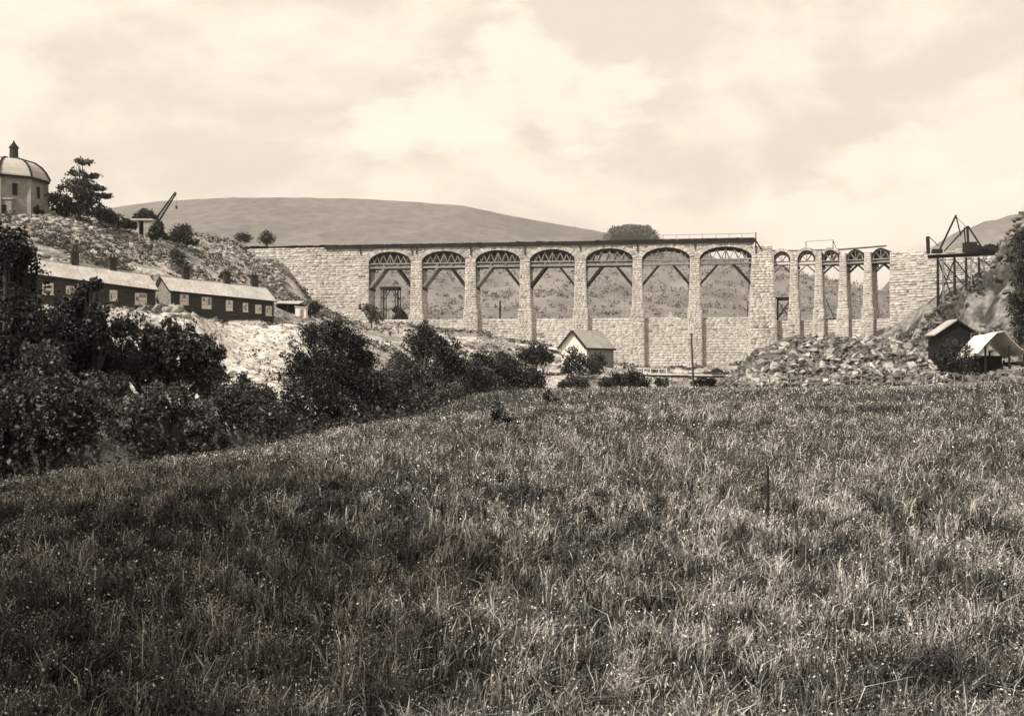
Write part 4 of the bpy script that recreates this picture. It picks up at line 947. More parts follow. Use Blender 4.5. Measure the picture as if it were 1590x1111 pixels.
# ------------------------------------------------------------------ rock heap and scree
def rock_mesh(seed, flat=.6):
    r = random.Random(seed); import bmesh
    bm = bmesh.new(); bmesh.ops.create_icosphere(bm, subdivisions=1, radius=.5)
    for v in bm.verts:
        v.co *= r.uniform(.8, 1.35); v.co.z *= flat
        for ax in (0, 1): v.co[ax] = max(-.38, min(.38, v.co[ax]))
        v.co.z = max(-.17, min(.17, v.co.z))
    me = bpy.data.meshes.new('stone'); bm.to_mesh(me); bm.free(); me.materials.append(RUBBLE); return me
rmes = [rock_mesh(k, .55+.05*k) for k in range(7)]
def rocks_np(name, pts, size, mat_, seed, kind='stuff', parent=None, tonev=.45, base=None, flat=1.0):
    rg = np.random.default_rng(seed); n = len(pts); sr = np.random.default_rng(77); cube = np.array([(-1,-1,-1),(1,-1,-1),(1,1,-1),(-1,1,-1),(-1,-1,1),(1,-1,1),(1,1,1),(-1,1,1)])*.36
    src = [cube*np.array([1, 1, .55])*sr.uniform(.55, 1.3, (8, 3)) for _ in range(7)]; fsrc = np.array([(3,2,1,0),(4,5,6,7),(0,1,5,4),(1,2,6,5),(2,3,7,6),(3,0,4,7)])
    V = []; Fc = []; T = []; nv = len(src[0])
    A = rg.uniform(0, 6.28, n); B = rg.uniform(-.9, .9, n); ch = rg.integers(0, 7, n)
    S_ = np.asarray(size)[:, None, None]*rg.uniform(.6, 1.4, (n, 1, 3)); S_[:, :, 2] *= flat
    vs = np.stack(src)[ch]*S_
    ca, sa = np.cos(A)[:, None], np.sin(A)[:, None]; cb, sb = np.cos(B)[:, None], np.sin(B)[:, None]
    x = vs[..., 0]; y = vs[..., 1]*cb-vs[..., 2]*sb; z = vs[..., 1]*sb+vs[..., 2]*cb
    X = x*ca-y*sa; Y = x*sa+y*ca
    vs = np.stack([X, Y, z], -1)+np.asarray(pts)[:, None, :]
    fc = fsrc[None]+(np.arange(n)*nv)[:, None, None]
    tn = np.repeat(rg.uniform(1-tonev, 1+tonev, n)*(1 if base is None else base), nv)
    return np_mesh(name, vs.reshape(-1, 3), fc.reshape(-1, 4), mat_, parent, tone=tn, kind=kind)
# the big heap
HX0, HX1 = at(1128, 0, 102).x, at(1450, 0, 102).x; HYc = 104
def heap_h(x, y):
    t = (x-HX0)/(HX1-HX0); top = np.interp(t, [0, .05, .12, .2, .3, .5, .68, .8, .88, .95, 1], [0, 1.1, 2.5, 3.9, 4.7, 4.9, 4.9, 4.8, 4.3, 2.8, .4])
    k = 1-np.abs((y-HYc)/8.5)**1.6
    return np.maximum(0, top*np.clip(k, 0, 1)**.8+(vnoise(x*.6, y*.6, 5)-.5)*.7*(top > .5))
hr = empty('stone_heap', ((HX0+HX1)/2, HYc, -.8), 'great heap of broken quarry stone in front of the right arches', 'stone heap')
hx = np.linspace(HX0-1, HX1+1, 60); hy = np.linspace(HYc-10, HYc+10, 50); GX, GY = np.meshgrid(hx, hy); GZ = heap_h(GX, GY)-1.25
ii = np.arange(3000).reshape(50, 60); np_mesh('core', np.stack([GX, GY, GZ], -1).reshape(-1, 3), np.stack([ii[:-1, :-1], ii[:-1, 1:], ii[1:, 1:], ii[1:, :-1]], -1).reshape(-1, 4), mat('heap_core', .05, n=1, var=.4), hr)  # near-black core keeps the gaps between stones dark
rg = np.random.default_rng(44); big_ = []; sm_ = []
inv = INV(hr)
while len(big_) < 295:
    x = rg.uniform(HX0+.4, HX1-.3); y = HYc-8.3+abs(rg.normal(0, 4.2)); 
    h_ = float(heap_h(np.array(x), np.array(y)))
    if h_ < .12 or y > HYc+3: continue
    o = bpy.data.objects.new('stone', rmes[rg.integers(0, 7)]); col.objects.link(o); s = rg.uniform(.5, 1.05)
    o.location = (x, y, h_-.95+rg.uniform(-.05, .25)); o.scale = (s*rg.uniform(.8, 1.5), s, s*rg.uniform(.5, 1.1)); o.rotation_euler = (rg.uniform(-.95, .95), rg.uniform(-.9, .9), rg.uniform(0, 6))
    o.parent = hr; o.matrix_parent_inverse = inv; big_.append(o)
n = 8500; x = rg.uniform(HX0, HX1, n); y = rg.uniform(HYc-8.6, HYc+5, n); h_ = heap_h(x, y); k = h_ > .05
rocks_np('small_stone', np.stack([x, y, h_-1.08], -1)[k]+rg.uniform(-.1, .12, (k.sum(), 3)), rg.uniform(.22, .62, k.sum()), ROCKS, 5, parent=hr, tonev=.6, base=.42)
# scree on the slopes
def scatter(n, x0, x1, y0, y1, cond, seed):
    rg = np.random.default_rng(seed); x = rg.uniform(x0, x1, n); y = rg.uniform(y0, y1, n); k = cond(x, y); x = x[k]; y = y[k]
    return x, y, height(x, y), rg
x, y, z, rg = scatter(24000, -110, -36, 122, 272, lambda x, y: (fbm(x*.09, y*.09, 51) > .45) & (x > -.56*y), 1)
rocks_np('scree', np.stack([x, y, z], -1), rg.uniform(.3, 1.25, len(x))**1.5, ROCKS, 6, tonev=.55, base=.8)
x, y, z, rg = scatter(22000, 44, 105, 105, 225, lambda x, y: (fbm(x*.12, y*.12, 52) > .40) & (x < .6*y) & (x > .375*y-.0), 2)
rocks_np('scree', np.stack([x, y, z+.1], -1), rg.uniform(.25, 1.5, len(x))**1.4, ROCKS, 7, tonev=.6, base=.5)
x, y, z, rg = scatter(9000, -45, 45, 96, 250, lambda x, y: (fbm(x*.12, y*.12, 53) > .52) & (z_ok(x, y)), 3) if False else scatter(9000, -45, 45, 96, 250, lambda x, y: fbm(x*.12, y*.12, 53) > .5, 3)
rocks_np('scree', np.stack([x, y, z], -1), rg.uniform(.15, .8, len(x)), ROCKS, 8, tonev=.5, base=.85)
# rocks piled on the top right corner
rt = []
rg = np.random.default_rng(9)
for (px, py, Y, s) in ((1570, 352, 150, 3.2), (1592, 346, 150, 3.2), (1560, 365, 152, 2.6), (1582, 372, 148, 3.4), (1600, 380, 146, 4), (1570, 388, 150, 2.2), (1596, 360, 149, 2.8)):
    s *= .7; v = at(px-8, py, 163+(352-py)*.35+3*(px % 3)); v.z = hgt(v.x, v.y)+.25*s; o = bpy.data.objects.new('boulder', rmes[len(rt) % 7].copy()); o.data.name = 'boulder'; o.data.materials[0] = mat('boulder_stone', .13, n=.8, var=.4, bump=.6) if not rt else bpy.data.materials['boulder_stone']
    col.objects.link(o); o.location = v; o.scale = (s*1.3, s, s*.8); o.rotation_euler = (rg.uniform(-.4, .4), rg.uniform(-.3, .3), rg.uniform(0, 6)); rt.append(o)
for o, l in zip(rt, ('dark boulder at the very top of the right bank, left one of the pair', 'dark boulder topmost at the right edge of the picture', 'dark boulder lowest on the left flank of the bank top pile', 'broad dark boulder in the middle of the bank top pile', 'largest dark boulder at the right edge below the topmost one', 'small dark boulder beneath the broad one on the bank top', 'dark boulder wedged between the topmost ones at the right edge')):
    tag(o, l, 'boulder', 'dark boulders piled on the right bank')

# ------------------------------------------------------------------ foliage
def leaf_np(C, size, rg, up=.35, asp=.62):
    n = len(C); d = rg.normal(size=(n, 3)); d[:, 2] += up; d /= np.linalg.norm(d, axis=1)[:, None]
    a = rg.normal(size=(n, 3)); u = np.cross(d, a); u /= np.linalg.norm(u, axis=1)[:, None]; v = np.cross(d, u)
    s = (size*rg.uniform(.55, 1.35, n))[:, None]
    fold = d*s*.18
    return np.stack([C-u*s, C-v*s*asp+fold, C+u*s, C+v*s*asp+fold], 1)
def crown_pts(lobes, n, seed, gap=.46, gs=1.1, shell=.55):
    rg = np.random.default_rng(seed); L_ = np.array(lobes, float); vol = L_[:, 3]*L_[:, 4]*L_[:, 5]; pr = vol**.8/ (vol**.8).sum()
    m = int(n*2.6); k = rg.choice(len(L_), m, p=pr); d = rg.normal(size=(m, 3)); d /= np.linalg.norm(d, axis=1)[:, None]
    r = rg.uniform(0, 1, m)**shell*rg.uniform(.85, 1.12, m); lo = L_[k]
    rr = lo[:, 3:6].mean(1)
    nz = fbm(lo[:, 0]+d[:, 0]*rr/gs+d[:, 2]*1.7*rr/gs+50, lo[:, 2]+d[:, 2]*rr/gs+d[:, 1]*rr/gs+50, seed % 90, 3)
    r = r*(.72+.62*nz)
    Pn = lo[:, :3]+d*r[:, None]*lo[:, 3:6]
    gq = fbm(Pn[:, 0]/gs+Pn[:, 1]*.6/gs, Pn[:, 2]/gs-Pn[:, 1]*.45/gs, (seed+7) % 90, 2)
    Pn = Pn[gq > gap][:n]
    return Pn, rg
def px_lobes(ls, seed, dy=1.0):
    r = random.Random(seed); o = []
    for (px, py, Y, rp, *e) in ls:
        Yj = Y+r.uniform(-1, 1)*rp*Y/F*dy; v = at(px, py, Yj); s = rp*Y/F; ax = e[0] if e else 1.0
        o.append((v.x, v.y, v.z, s*ax, s*1.05, s*(e[1] if len(e) > 1 else .9)))
    return o
def plant(name, lobes, n, size, mat_, label, cat, seed, trunk=True, group=None, gap=.44, gs=None, zb=None, up=.35, asp=.62, base_xy=None, tone=(.4, 2.0), shell=.55, grow=0):
    L_ = np.array(lobes); cx = float((L_[:, 0]*L_[:, 3]).sum()/L_[:, 3].sum()); cy = float((L_[:, 1]*L_[:, 3]).sum()/L_[:, 3].sum())
    if base_xy: cx, cy = base_xy
    z0 = hgt(cx, cy) if zb is None else zb
    root = empty(name, (cx, cy, z0), label, cat, group)
    Pn, rg = crown_pts(lobes, n, seed, gap, gs or max(.3, float(L_[:, 3].mean())*.35), shell)
    q = leaf_np(Pn, size, rg, up, asp)
    cl = vnoise(Pn[:, 0]*1.3, Pn[:, 2]*1.3+Pn[:, 1], seed % 50)
    t = np.minimum(tone[0]*.6+rg.gamma(1.3, (tone[1]-tone[0])*.42, len(Pn)), 4)*(.6+.8*cl)
    np_mesh('foliage', q.reshape(-1, 3), np.arange(len(Pn)*4).reshape(-1, 4), mat_, root, tone=np.repeat(t, 4), kind='stuff')
    r = random.Random(seed); mb = MB(); base = Vector((cx, cy, z0-.3)); hgtc = max(l[2] for l in lobes)-z0
    th = max(.05, hgtc*.028)
    fork = base+Z3*hgtc*.3+Vector((r.uniform(-.2, .2), 0, 0))
    if trunk:
        top = sorted(lobes, key=lambda l: -l[2])[0]; tp = Vector((top[0], top[1], top[2]))
        mb.tube([base, base.lerp(fork, .5)+Vector((.05, .02, 0)), fork, fork.lerp(tp, .5), tp], [th*1.5, th*1.15, th, th*.6, th*.15]); mb.build('trunk', BARK, root)
    lm = MB()
    for l in lobes:
        e = Vector(l[:3]); s = fork if trunk else base; mid = s.lerp(e, .55)+Vector((r.uniform(-.1, .1), r.uniform(-.1, .1), r.uniform(.05, .2)))*l[3]
        lm.tube([s, mid, e], [th*.6, th*.4, th*.2], 5)
        for k in range(5):
            e2 = e+Vector((r.gauss(0, .45)*l[3], r.gauss(0, .4)*l[4], r.gauss(.2, .4)*l[5])); lm.tube([mid, mid.lerp(e2, .6)+Vector((0, 0, .08*l[3])), e2], [th*.25, th*.15, th*.06], 4)
    lm.build('limb' if trunk else 'stem', BARK, root)
    return root
G1 = 'trees and bushes of the left bank'; G2 = 'bushes along the river bank in the middle'; G3 = 'bushes at the far edge of the meadow'; G4 = 'bushes and trees on the hill skyline'
plant('broadleaf_tree', px_lobes([(8,385,30,38),(-10,440,30,70),(30,440,30,40),(28,500,30,60),(-20,560,30,90),(60,560,30,55),(40,400,30,20)], 1), 26000, .062, LEAFD, 'tall dark tree at the left edge rising above the cottage roofs', 'tree', 101, group=G1, gap=.40)
plant('broadleaf_tree', px_lobes([(128,462,34,30),(118,500,34,48),(80,520,34,40),(165,510,34,40),(150,560,34,60),(100,580,34,60),(148,440,34,14)], 2), 26000, .062, LEAFD, 'dark leafy tree just in front of the left cottage row', 'tree', 102, group=G1, gap=.42)
plant('broadleaf_tree', px_lobes([(215,530,37,34),(240,560,37,45),(285,545,37,40),(322,545,37,28),(300,585,37,45),(265,510,37,20),(200,580,37,40),(290,508,37,16)], 3), 24000, .066, LEAF, 'lighter round leaved tree spreading over the pale spoil bank', 'tree', 103, group=G1, gap=.45)
plant('bramble_bush', px_lobes([(60,640,25,70),(-10,660,25,80),(130,640,25,56),(110,700,25,45),(20,730,25,40),(60,560,26,40),(150,600,27,30)], 4), 24000, .05, LEAF, 'broad bramble thicket at the left edge of the meadow', 'bush', 104, trunk=False, group=G1, gap=.42)
plant('bramble_bush', px_lobes([(200,650,29,44),(262,625,30,40),(312,655,30,36),(230,690,28,32),(300,695,30,26),(180,605,31,28),(340,690,32,22)], 5), 22000, .05, LEAFB, 'pale spotted bramble bush between the left thicket and the meadow tip', 'bush', 105, trunk=False, group=G1, gap=.46)
plant('bush', px_lobes([(350,630,40,40),(385,640,40,34),(420,655,38,34),(370,690,36,20),(330,610,42,34),(400,620,44,30),(420,680,40,24),(345,580,44,20)], 6), 16000, .06, LEAF, 'mid grey bush below the spoil bank, left of the big dark tree', 'bush', 106, trunk=False, group=G1, gap=.45)
plant('young_conifer', px_lobes([(378,592,60,14,.8,1.2),(378,606,60,20,.9,.8),(376,622,60,24,1,.7)], 7), 2600, .08, LEAFD, 'small pointed dark tree in front of the pale spoil bank', 'tree', 107, group=G1, gap=.35)
plant('broadleaf_tree', px_lobes([(520,520,52,30),(487,520,52,24),(548,535,52,28),(565,560,52,26),(470,560,52,30),(510,575,52,48),(455,590,52,26),(560,600,52,36),(495,620,50,50),(450,635,50,34),(540,640,50,34),(462,665,48,26),(435,680,44,20),(500,665,46,26),(580,600,52,30)], 8), 42000, .062, LEAFD, 'big dark round topped tree on the river bank, largest in the middle', 'tree', 108, group=G2, gap=.38)
plant('broadleaf_tree', px_lobes([(655,530,58,30),(640,555,58,30),(690,540,58,26),(700,575,58,34),(650,590,58,40),(610,600,56,34),(600,630,54,30),(655,625,54,30),(712,605,56,24),(735,590,60,34),(570,640,52,26),(665,512,58,16),(620,570,58,26),(640,650,52,20),(700,615,54,24),(600,665,48,16)], 9), 42000, .062, LEAF, 'spotted light leaved tree to the right of the big dark one', 'tree', 109, group=G2, gap=.44)
plant('bush', px_lobes([(750,560,70,22),(772,575,70,26),(798,590,70,26),(830,590,70,22),(745,595,66,24),(775,600,68,20)], 10), 14000, .07, LEAFD, 'dark bush trailing down from the spotted tree towards the meadow tip', 'bush', 110, trunk=False, group=G2, gap=.42)
plant('bush', px_lobes([(835,550,150,20),(815,556,150,16),(850,556,150,12)], 11), 2600, .17, LEAFD, 'rounded dark bush just left of the pale hut', 'bush', 111, trunk=False, group=G3, gap=.4)
plant('bush', px_lobes([(778,553,150,10),(790,560,150,12),(800,566,150,9)], 12), 1400, .16, LEAF, 'small bush at the end of the slanting wall', 'bush', 112, trunk=False, group=G3, gap=.4)
plant('bush', px_lobes([(888,556,160,16,1,1.1),(905,566,160,20),(930,560,160,13,1,1.1),(922,574,155,16),(880,572,160,12)], 13), 3600, .16, LEAFD, 'dark bushes clump hiding the foot of the pale hut', 'bush', 113, trunk=False, group=G3, gap=.4)
plant('bush', px_lobes([(890,594,95,16),(875,598,95,10),(905,598,95,12)], 14), 2000, .11, LEAF, 'low bush on the meadow edge below the hut, left of the rest', 'bush', 114, trunk=False, group=G3, gap=.4)
plant('bush', px_lobes([(955,592,92,20,1.2,.8),(985,590,92,20,1,.9),(1000,598,92,12),(940,598,92,12)], 15), 3600, .11, LEAFD, 'broad dark bush on the meadow edge left of the footbridge', 'bush', 115, trunk=False, group=G3, gap=.4)
plant('bush', px_lobes([(1030,597,112,10),(1022,592,112,7)], 16), 900, .12, LEAF, 'very small bush under the footbridge rail', 'bush', 116, trunk=False, group=G3, gap=.4)
plant('bush', px_lobes([(1092,592,124,11),(1105,594,124,9),(1078,596,124,7)], 17), 1200, .13, LEAFD, 'dark low bush under the right half of the footbridge', 'bush', 117, trunk=False, group=G3, gap=.38)
plant('bush', px_lobes([(578,485,226,12),(570,478,226,8),(586,492,226,11),(560,476,226,5)], 18), 1300, .2, LEAF, 'ragged little tree against the foot of the leftmost big pier', 'tree', 118, group=G3, gap=.42)
plant('bush', px_lobes([(1468,560,108,24),(1480,540,112,18),(1455,575,108,16),(1490,568,108,16),(1506,560,110,15),(1512,574,109,12),(1500,540,114,12)], 19), 3600, .12, LEAFD, 'dark shrub growing in front of the black shed', 'bush', 119, trunk=False, group=G3, gap=.42)
plant('broadleaf_tree', px_lobes([(1592,430,120,24),(1594,480,118,26),(1598,395,122,24),(1592,520,112,18),(1578,462,118,14),(1585,370,124,14),(1585,500,114,14),(1570,400,122,10)], 20), 6500, .15, LEAFD, 'very dark foliage hanging in at the right edge of the picture', 'tree', 120, gap=.38)
# skyline of the left hill
plant('pine_tree', px_lobes([(128,252,172,13,1.1,.55),(116,268,172,12,1.2,.5),(140,272,172,14,1.2,.45),(125,285,172,20,1.3,.4),(104,292,172,13,1.3,.4),(150,292,172,12,1.3,.4),(160,304,172,12,1.2,.35),(135,306,172,18,1.2,.35),(108,310,172,14,1.3,.5),(128,298,172,16,1.1,.6),(122,262,172,9,1.2,.6),(142,318,173,14,1.2,.5),(118,322,173,14,1.2,.6)], 21), 8500, .2, LEAFF, 'tall layered pine tree standing beside the domed tower', 'tree', 121, group=G4, gap=.44, zb=26, base_xy=(at(131,0,172).x, 172))
for i, (lb, lab) in enumerate(((((92,312,172,16),(88,330,172,14),(76,306,172,9)), 'dense dark shrub between the domed tower and the pine'),
      (((112,322,174,18),(130,328,174,16),(100,334,174,12)), 'dark shrub mass at the foot of the pine'),
      (((155,332,178,15),(170,336,178,14),(182,342,180,12)), 'hedge like dark shrub right of the pine'),
      (((195,347,184,9),(206,350,184,7)), 'low shrub at the right end of the skyline hedge'),
      (((226,334,197,13,1.1,.8),(214,338,197,9),(238,340,196,9)), 'round dark tree crown behind the flat roofed hut'),
      (((244,358,188,11),(236,366,188,8),(247,350,190,8)), 'dark bush hard against the right side of the flat roofed hut'),
      (((283,358,205,15,1.1,.75),(276,364,205,9),(293,365,205,8)), 'neat round topped bush alone on the hill crest'),
      (((270,372,205,10),(290,374,205,9),(255,370,202,8),(303,376,205,6)), 'low heather like growth under the round topped bush'),
      (((378,369,285,11,1.3,.8),), 'small round bush on the dam top, left of two'),
      (((414,370,285,12,1.2,.8),(414,362,285,6)), 'small pointed bush on the dam top, right of two'),
      (((280,410,178,16,.8,1.2),(284,428,175,14),(272,395,180,9)), 'tall dark shrub on the scree above the cottages'),
      (((350,428,190,8),(342,434,190,6)), 'small dark bush behind the ridge of the right cottage row'),
      (((488,478,165,9),(480,484,165,6)), 'tiny bush beside the whitewashed outhouse'),
      (((45,324,168,10),(58,328,168,8)), 'small shrub at the foot of the domed tower'))):
    plant('shrub', px_lobes(lb, 40+i), 900+500*len(lb), .19, LEAFF if i not in (3, 7) else LEAF, lab, 'bush', 140+i, trunk=False, group=G4, gap=.4, tone=(.35, 1.1))
# trees just outside the left edge, whose shade falls over the near meadow
plant('broadleaf_tree', [(-11.5,9.5,6.6,3.2,3.0,2.4),(-13,11.5,7.6,2.6,2.6,2.2),(-11.5,12,5.4,2.4,2.4,2.0),(-10.4,8,5.6,2.2,2.4,2.0),(-9.5,10.5,6.6,2.0,2.2,1.7)], 15000, .16, LEAFD, 'shade tree just beyond the left edge of the meadow, nearer the thicket', 'tree', 160, gap=.42)
plant('broadleaf_tree', [(-9.2,3.8,6.6,2.9,2.8,2.3),(-10.5,1.2,7.2,2.6,2.6,2.2),(-8.2,.6,6.2,2.2,2.4,1.9),(-9.6,6.2,6,2.5,2.6,2.2),(-8.4,3,7.4,2.2,2.2,1.8)], 16000, .16, LEAFD, 'second shade tree beyond the left edge, nearer the viewer', 'tree', 161, gap=.42)

# low scrub and heath, too much to count
def tufts(name, x, y, z, h, w_, n_per, mat_, seed, tone=(.5, 1.4)):
    rg = np.random.default_rng(seed); n = len(x); C = np.repeat(np.stack([x, y, z], -1), n_per, 0); hh_ = np.repeat(h, n_per); m = len(C)
    C = C+np.stack([rg.normal(0, .4, m)*hh_, rg.normal(0, .4, m)*hh_, rg.uniform(.0, .8, m)*hh_], -1)
    q = leaf_np(C, np.repeat(w_, n_per), rg, .5)
    return np_mesh(name, q.reshape(-1, 3), np.arange(m*4).reshape(-1, 4), mat_, tone=np.repeat(rg.uniform(*tone, m), 4), kind='stuff')
x, y, z, rg = scatter(3000, -48, -8, 98, 142, lambda x, y: fbm(x*.3, y*.12, 55) > .44, 29)
rocks_np('scree', np.stack([x, y, z], -1), rg.uniform(.08, .45, len(x)), ROCKS, 30, tonev=.5, base=1.1)
x, y, z, rg = scatter(3600, -66, -38, 116, 156, lambda x, y: (fbm(x*.3, y*.3, 56) > .43) & (y > 131-.79*(x+41)), 39)
tufts('heath_scrub', x, y, z, rg.uniform(.2, .8, len(x)), rg.uniform(.08, .18, len(x)), 12, LEAFF, 40)
x, y, z, rg = scatter(8500, -110, -36, 118, 272, lambda x, y: (fbm(x*.1, y*.1, 61) > .53) & (x > -.56*y), 11)
tufts('heath_scrub', x, y, z, rg.uniform(.3, 1.0, len(x)), rg.uniform(.12, .24, len(x)), 11, LEAFF, 12)
x, y, z, rg = scatter(6500, -45, 50, 92, 246, lambda x, y: (fbm(x*.11, y*.11, 62) > .53), 13)
tufts('heath_scrub', x, y, z, rg.uniform(.3, 1.0, len(x)), rg.uniform(.12, .24, len(x)), 12, LEAF, 14)
x, y, z, rg = scatter(8000, 44, 110, 104, 235, lambda x, y: (fbm(x*.1, y*.1, 63) > .50) & (x < .62*y), 15)
tufts('heath_scrub', x, y, z, rg.uniform(.4, 1.5, len(x)), rg.uniform(.14, .28, len(x)), 12, LEAF, 16)
# undergrowth filling the river hollow on the left
x, y, z, rg = scatter(9000, -46, 0, 14, 100, lambda x, y: (x < edge_x(y)-.2) & (x > -.62*y-4) & (fbm(x*.3, y*.3, 71) > .36), 17)
tufts('undergrowth', x, y, z, rg.uniform(.7, 1.9, len(x))*np.interp(y, [14, 60, 100], [.75, 1, 1.1]), np.interp(y, [14, 100], [.06, .14]), 13, LEAF, 18, tone=(.5, 1.8))
x, y, z, rg = scatter(9000, -16, 3, 14, 80, lambda x, y: (x-edge_x(y) > -2) & (x-edge_x(y) < -.3+3.2*sstep(fbm(x*.5, y*.25, 77), .42, .62)), 19)
tufts('bank_weed', x, y, z-.05, rg.uniform(.12, .85, len(x))**1.3, np.interp(y, [14, 80], [.035, .075]), 12, LEAF, 20, tone=(.4, 2.6))
x, y, z, rg = scatter(1500, 78, 105, 135, 175, lambda x, y: np.abs(x/y*F+795-1585) < 45, 23)
k = z > 11; tufts('heath_scrub', x[k], y[k], z[k], rg.uniform(.6, 1.6, k.sum()), rg.uniform(.14, .26, k.sum()), 22, LEAFD, 24)
# wooded far side of the valley, seen through the arches
k = rng.integers(0, VX.size, 15000); vx = VX.ravel()[k]+rng.uniform(-4, 4, 15000); vy = VY.ravel()[k]+rng.uniform(-3, 3, 15000); vz = VZ.ravel()[k]
ok = (vy < 560) & (vy > 318) & (fbm(vx*.025, vy*.025, 81) > .22) & (np.abs(vx) < .5*vy)
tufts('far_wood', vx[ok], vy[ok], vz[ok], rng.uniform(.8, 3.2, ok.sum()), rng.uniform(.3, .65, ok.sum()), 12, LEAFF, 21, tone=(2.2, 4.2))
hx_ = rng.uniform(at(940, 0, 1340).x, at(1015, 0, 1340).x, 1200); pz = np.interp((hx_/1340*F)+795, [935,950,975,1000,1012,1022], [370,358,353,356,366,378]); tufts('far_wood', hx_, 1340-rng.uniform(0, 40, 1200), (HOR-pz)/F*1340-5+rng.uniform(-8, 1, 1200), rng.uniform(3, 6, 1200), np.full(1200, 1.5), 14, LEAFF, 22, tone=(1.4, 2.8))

# ------------------------------------------------------------------ river in the hollow
MB().add([(-60, 12, -5.6), (-8, 12, -5.6), (-8, 125, -5.2), (-60, 125, -5.2)], [(0, 1, 2, 3)]).build('river', WATER, kind='structure')

# ------------------------------------------------------------------ meadow grass
def clump_tone(x, y):   # lighter and darker tufts by noise, finer close up
    k = np.interp(y, [4, 14, 40], [1, .6, .35])
    a = fbm(x*9*k, y*9*k, 121, 3); b = fbm(x*1.2, y*1.2, 123, 3)
    return .3+1.5*sstep(a, .40, .64)*(.6+.6*sstep(b, .38, .6))
def field(n, y0, y1, rg, pw=1.0):
    y = y0*(y1/y0)**(rg.uniform(0, 1, n)**pw); x = rg.uniform(-1, 1, n)*(.52*y+3.2)
    k = (x > edge_x(y)-.6+rg.normal(0, .4, n)) & (y < 88); x = x[k]; y = y[k]
    d = sstep(fbm(x*4.5, y*4.5, 91, 3), .36, .56); k = rg.uniform(0, 1, len(x)) < .22+.78*d*np.interp(y, [4, 30], [1, 1])
    return x[k], y[k], d[k]
def grass(name, n, y0, y1, hs, seed, wk=1.0, tmul=1.0, lean=.4, pw=1.0, segs=2):
    rg = np.random.default_rng(seed); x, y, d = field(n, y0, y1, rg, pw); n = len(x)
    z = height(x, y, True)-.02
    h = hs*(.5+.5*d+.35*fbm(x*.6, y*.6, 95, 2))*rg.uniform(.5, 1.4, n)
    w_ = (.0014+.00042*y)*wk*rg.uniform(.6, 1.5, n)
    th = rg.uniform(0, 2*np.pi, n); wx = np.cos(th)*w_; wy = np.sin(th)*w_
    ld = rg.normal(0, 1, (n, 2))*lean*h[:, None]+np.array([.12, -.03])*h[:, None]; dr_ = 1-.35*np.minimum(1, np.hypot(ld[:, 0], ld[:, 1])/h)
    b = np.stack([x, y, z], -1)
    def o(dx, dy, dz): return b+np.stack([dx, dy, dz], -1)
    base = [o(-wx, -wy, 0*h), o(wx, wy, 0*h)]; tip = [o(ld[:, 0]-wx*.2, ld[:, 1]-wy*.2, h*dr_), o(ld[:, 0]+wx*.2, ld[:, 1]+wy*.2, h*dr_)]
    if segs == 2:
        v = np.stack(base+[o(-wx*.85+ld[:, 0]*.3, -wy*.85+ld[:, 1]*.3, h*.6), o(wx*.85+ld[:, 0]*.3, wy*.85+ld[:, 1]*.3, h*.6)]+tip, 1)
        i = np.arange(n)[:, None]*6; f = np.concatenate([i+np.array([[0, 1, 3, 2]]), i+np.array([[2, 3, 5, 4]])])
    else:
        v = np.stack(base+tip, 1); i = np.arange(n)[:, None]*4; f = i+np.array([[0, 1, 3, 2]])
    big_ = fbm(x*.22, y*.22, 93, 3)
    blade = np.minimum((rg.gamma(.75, .27, n)+.012)*(.6+.8*sstep(big_, .3, .7))*clump_tone(x, y)*tmul, .7)
    return np_mesh(name, v.reshape(-1, 3), f, GRASS, tone=np.repeat(blade, v.shape[1]), kind='stuff')
grass('meadow_grass', 400000, 3.2, 16, .155, 31, pw=1.15)
grass('meadow_grass', 240000, 13, 88, .17, 37, segs=1, lean=.55)
grass('meadow_stalks', 46000, 3.3, 60, .23, 32, wk=.6, tmul=1.6, lean=.35)
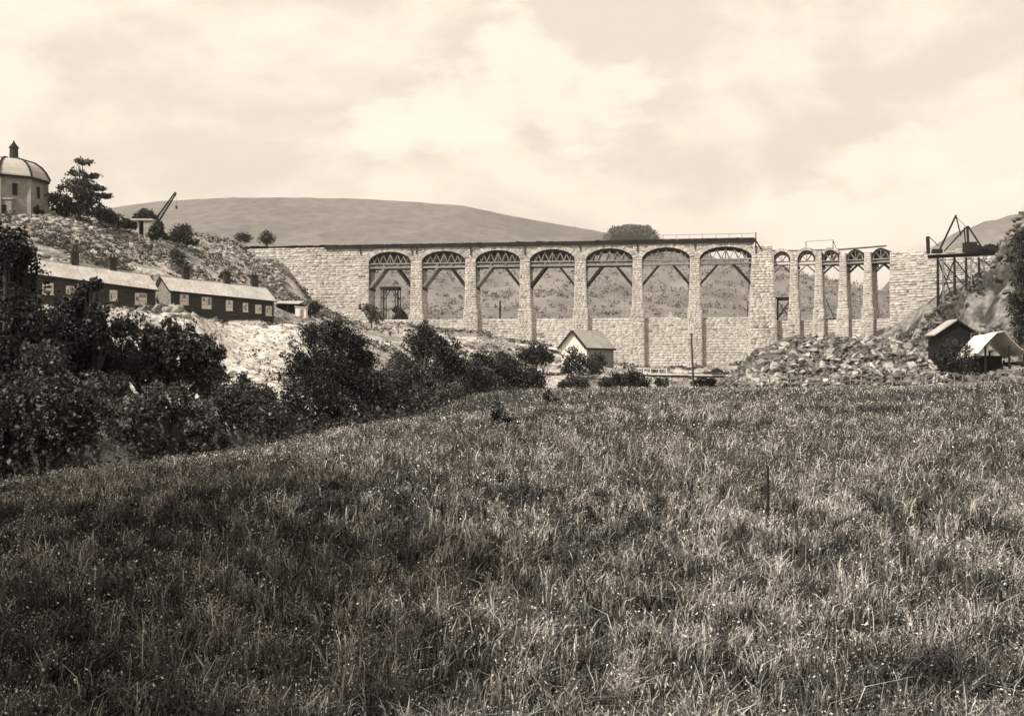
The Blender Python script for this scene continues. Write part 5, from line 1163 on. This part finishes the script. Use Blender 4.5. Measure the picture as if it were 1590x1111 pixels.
# seed heads and small pale flowers
def bits(name, n, y0, y1, hmax, s0, s1, tk, tmax, seed, asp, m=1):
    rg = np.random.default_rng(seed); x, y, d = field(n, y0, y1, rg, 1.1); x = np.repeat(x, m)+rg.normal(0, .03*(m > 1), len(x)*m); y = np.repeat(y, m)+rg.normal(0, .03*(m > 1), len(y)*m); n = len(x)
    z = height(x, y)+rg.uniform(.35, 1, n)*hmax*np.repeat(.5+.5*d, m)
    q = leaf_np(np.stack([x, y, z], -1), (s0+s1*y)*rg.uniform(.5, 1.5, n), rg, .4, asp)
    return np_mesh(name, q.reshape(-1, 3), np.arange(n*4).reshape(-1, 4), GRASS, tone=np.repeat(np.minimum(rg.gamma(1.2, tk, n)*clump_tone(x, y), tmax), 4), kind='stuff')
bits('seed_heads', 280000, 3.3, 86, .23, .0032, .00056, .45, .95, 33, .55)
bits('meadow_weeds', 74000, 3.3, 60, .19, .0045, .0006, .18, .6, 34, .42, m=4)
# two dark tussocks near the meadow tip
for (px, py, lab) in ((850, 629, 'dark upright weed clump near the far edge of the meadow'), (772, 657, 'dark low weed clump left of the upright one')):
    Yc = 1.0*F/((py-HOR))*1.0; Yc = min(48, .95*F/(py-HOR)+6); c = at(px, py, Yc); zz = hgt(c.x, Yc)
    plant('weed_clump', [(c.x, Yc, zz+.28, .22, .22, .35), (c.x+.3, Yc+.1, zz+.12, .3, .2, .14)], 500, .05, LEAFD, lab, 'weed clump', 170+px, trunk=False, gap=.3)

# ------------------------------------------------------------------ haze
hz = MB(); hz.hexa([(-5400, -3000, -12), (5400, -3000, -12), (5400, 3600, -12), (-5400, 3600, -12), (-5400, -3000, 330), (5400, -3000, 330), (5400, 3600, 330), (-5400, 3600, 330)])
hm = bpy.data.materials.new('haze_air'); hm.use_nodes = True; t = hm.node_tree; t.nodes.clear()
pv_ = N(t, 'ShaderNodeVolumePrincipled'); pv_.inputs['Color'].default_value = (1, .95, .88, 1); pv_.inputs['Density'].default_value = .00014; pv_.inputs['Anisotropy'].default_value = .2
om = N(t, 'ShaderNodeOutputMaterial'); L(t, pv_.outputs[0], om.inputs['Volume'])
hz.build('haze', hm, kind='stuff')
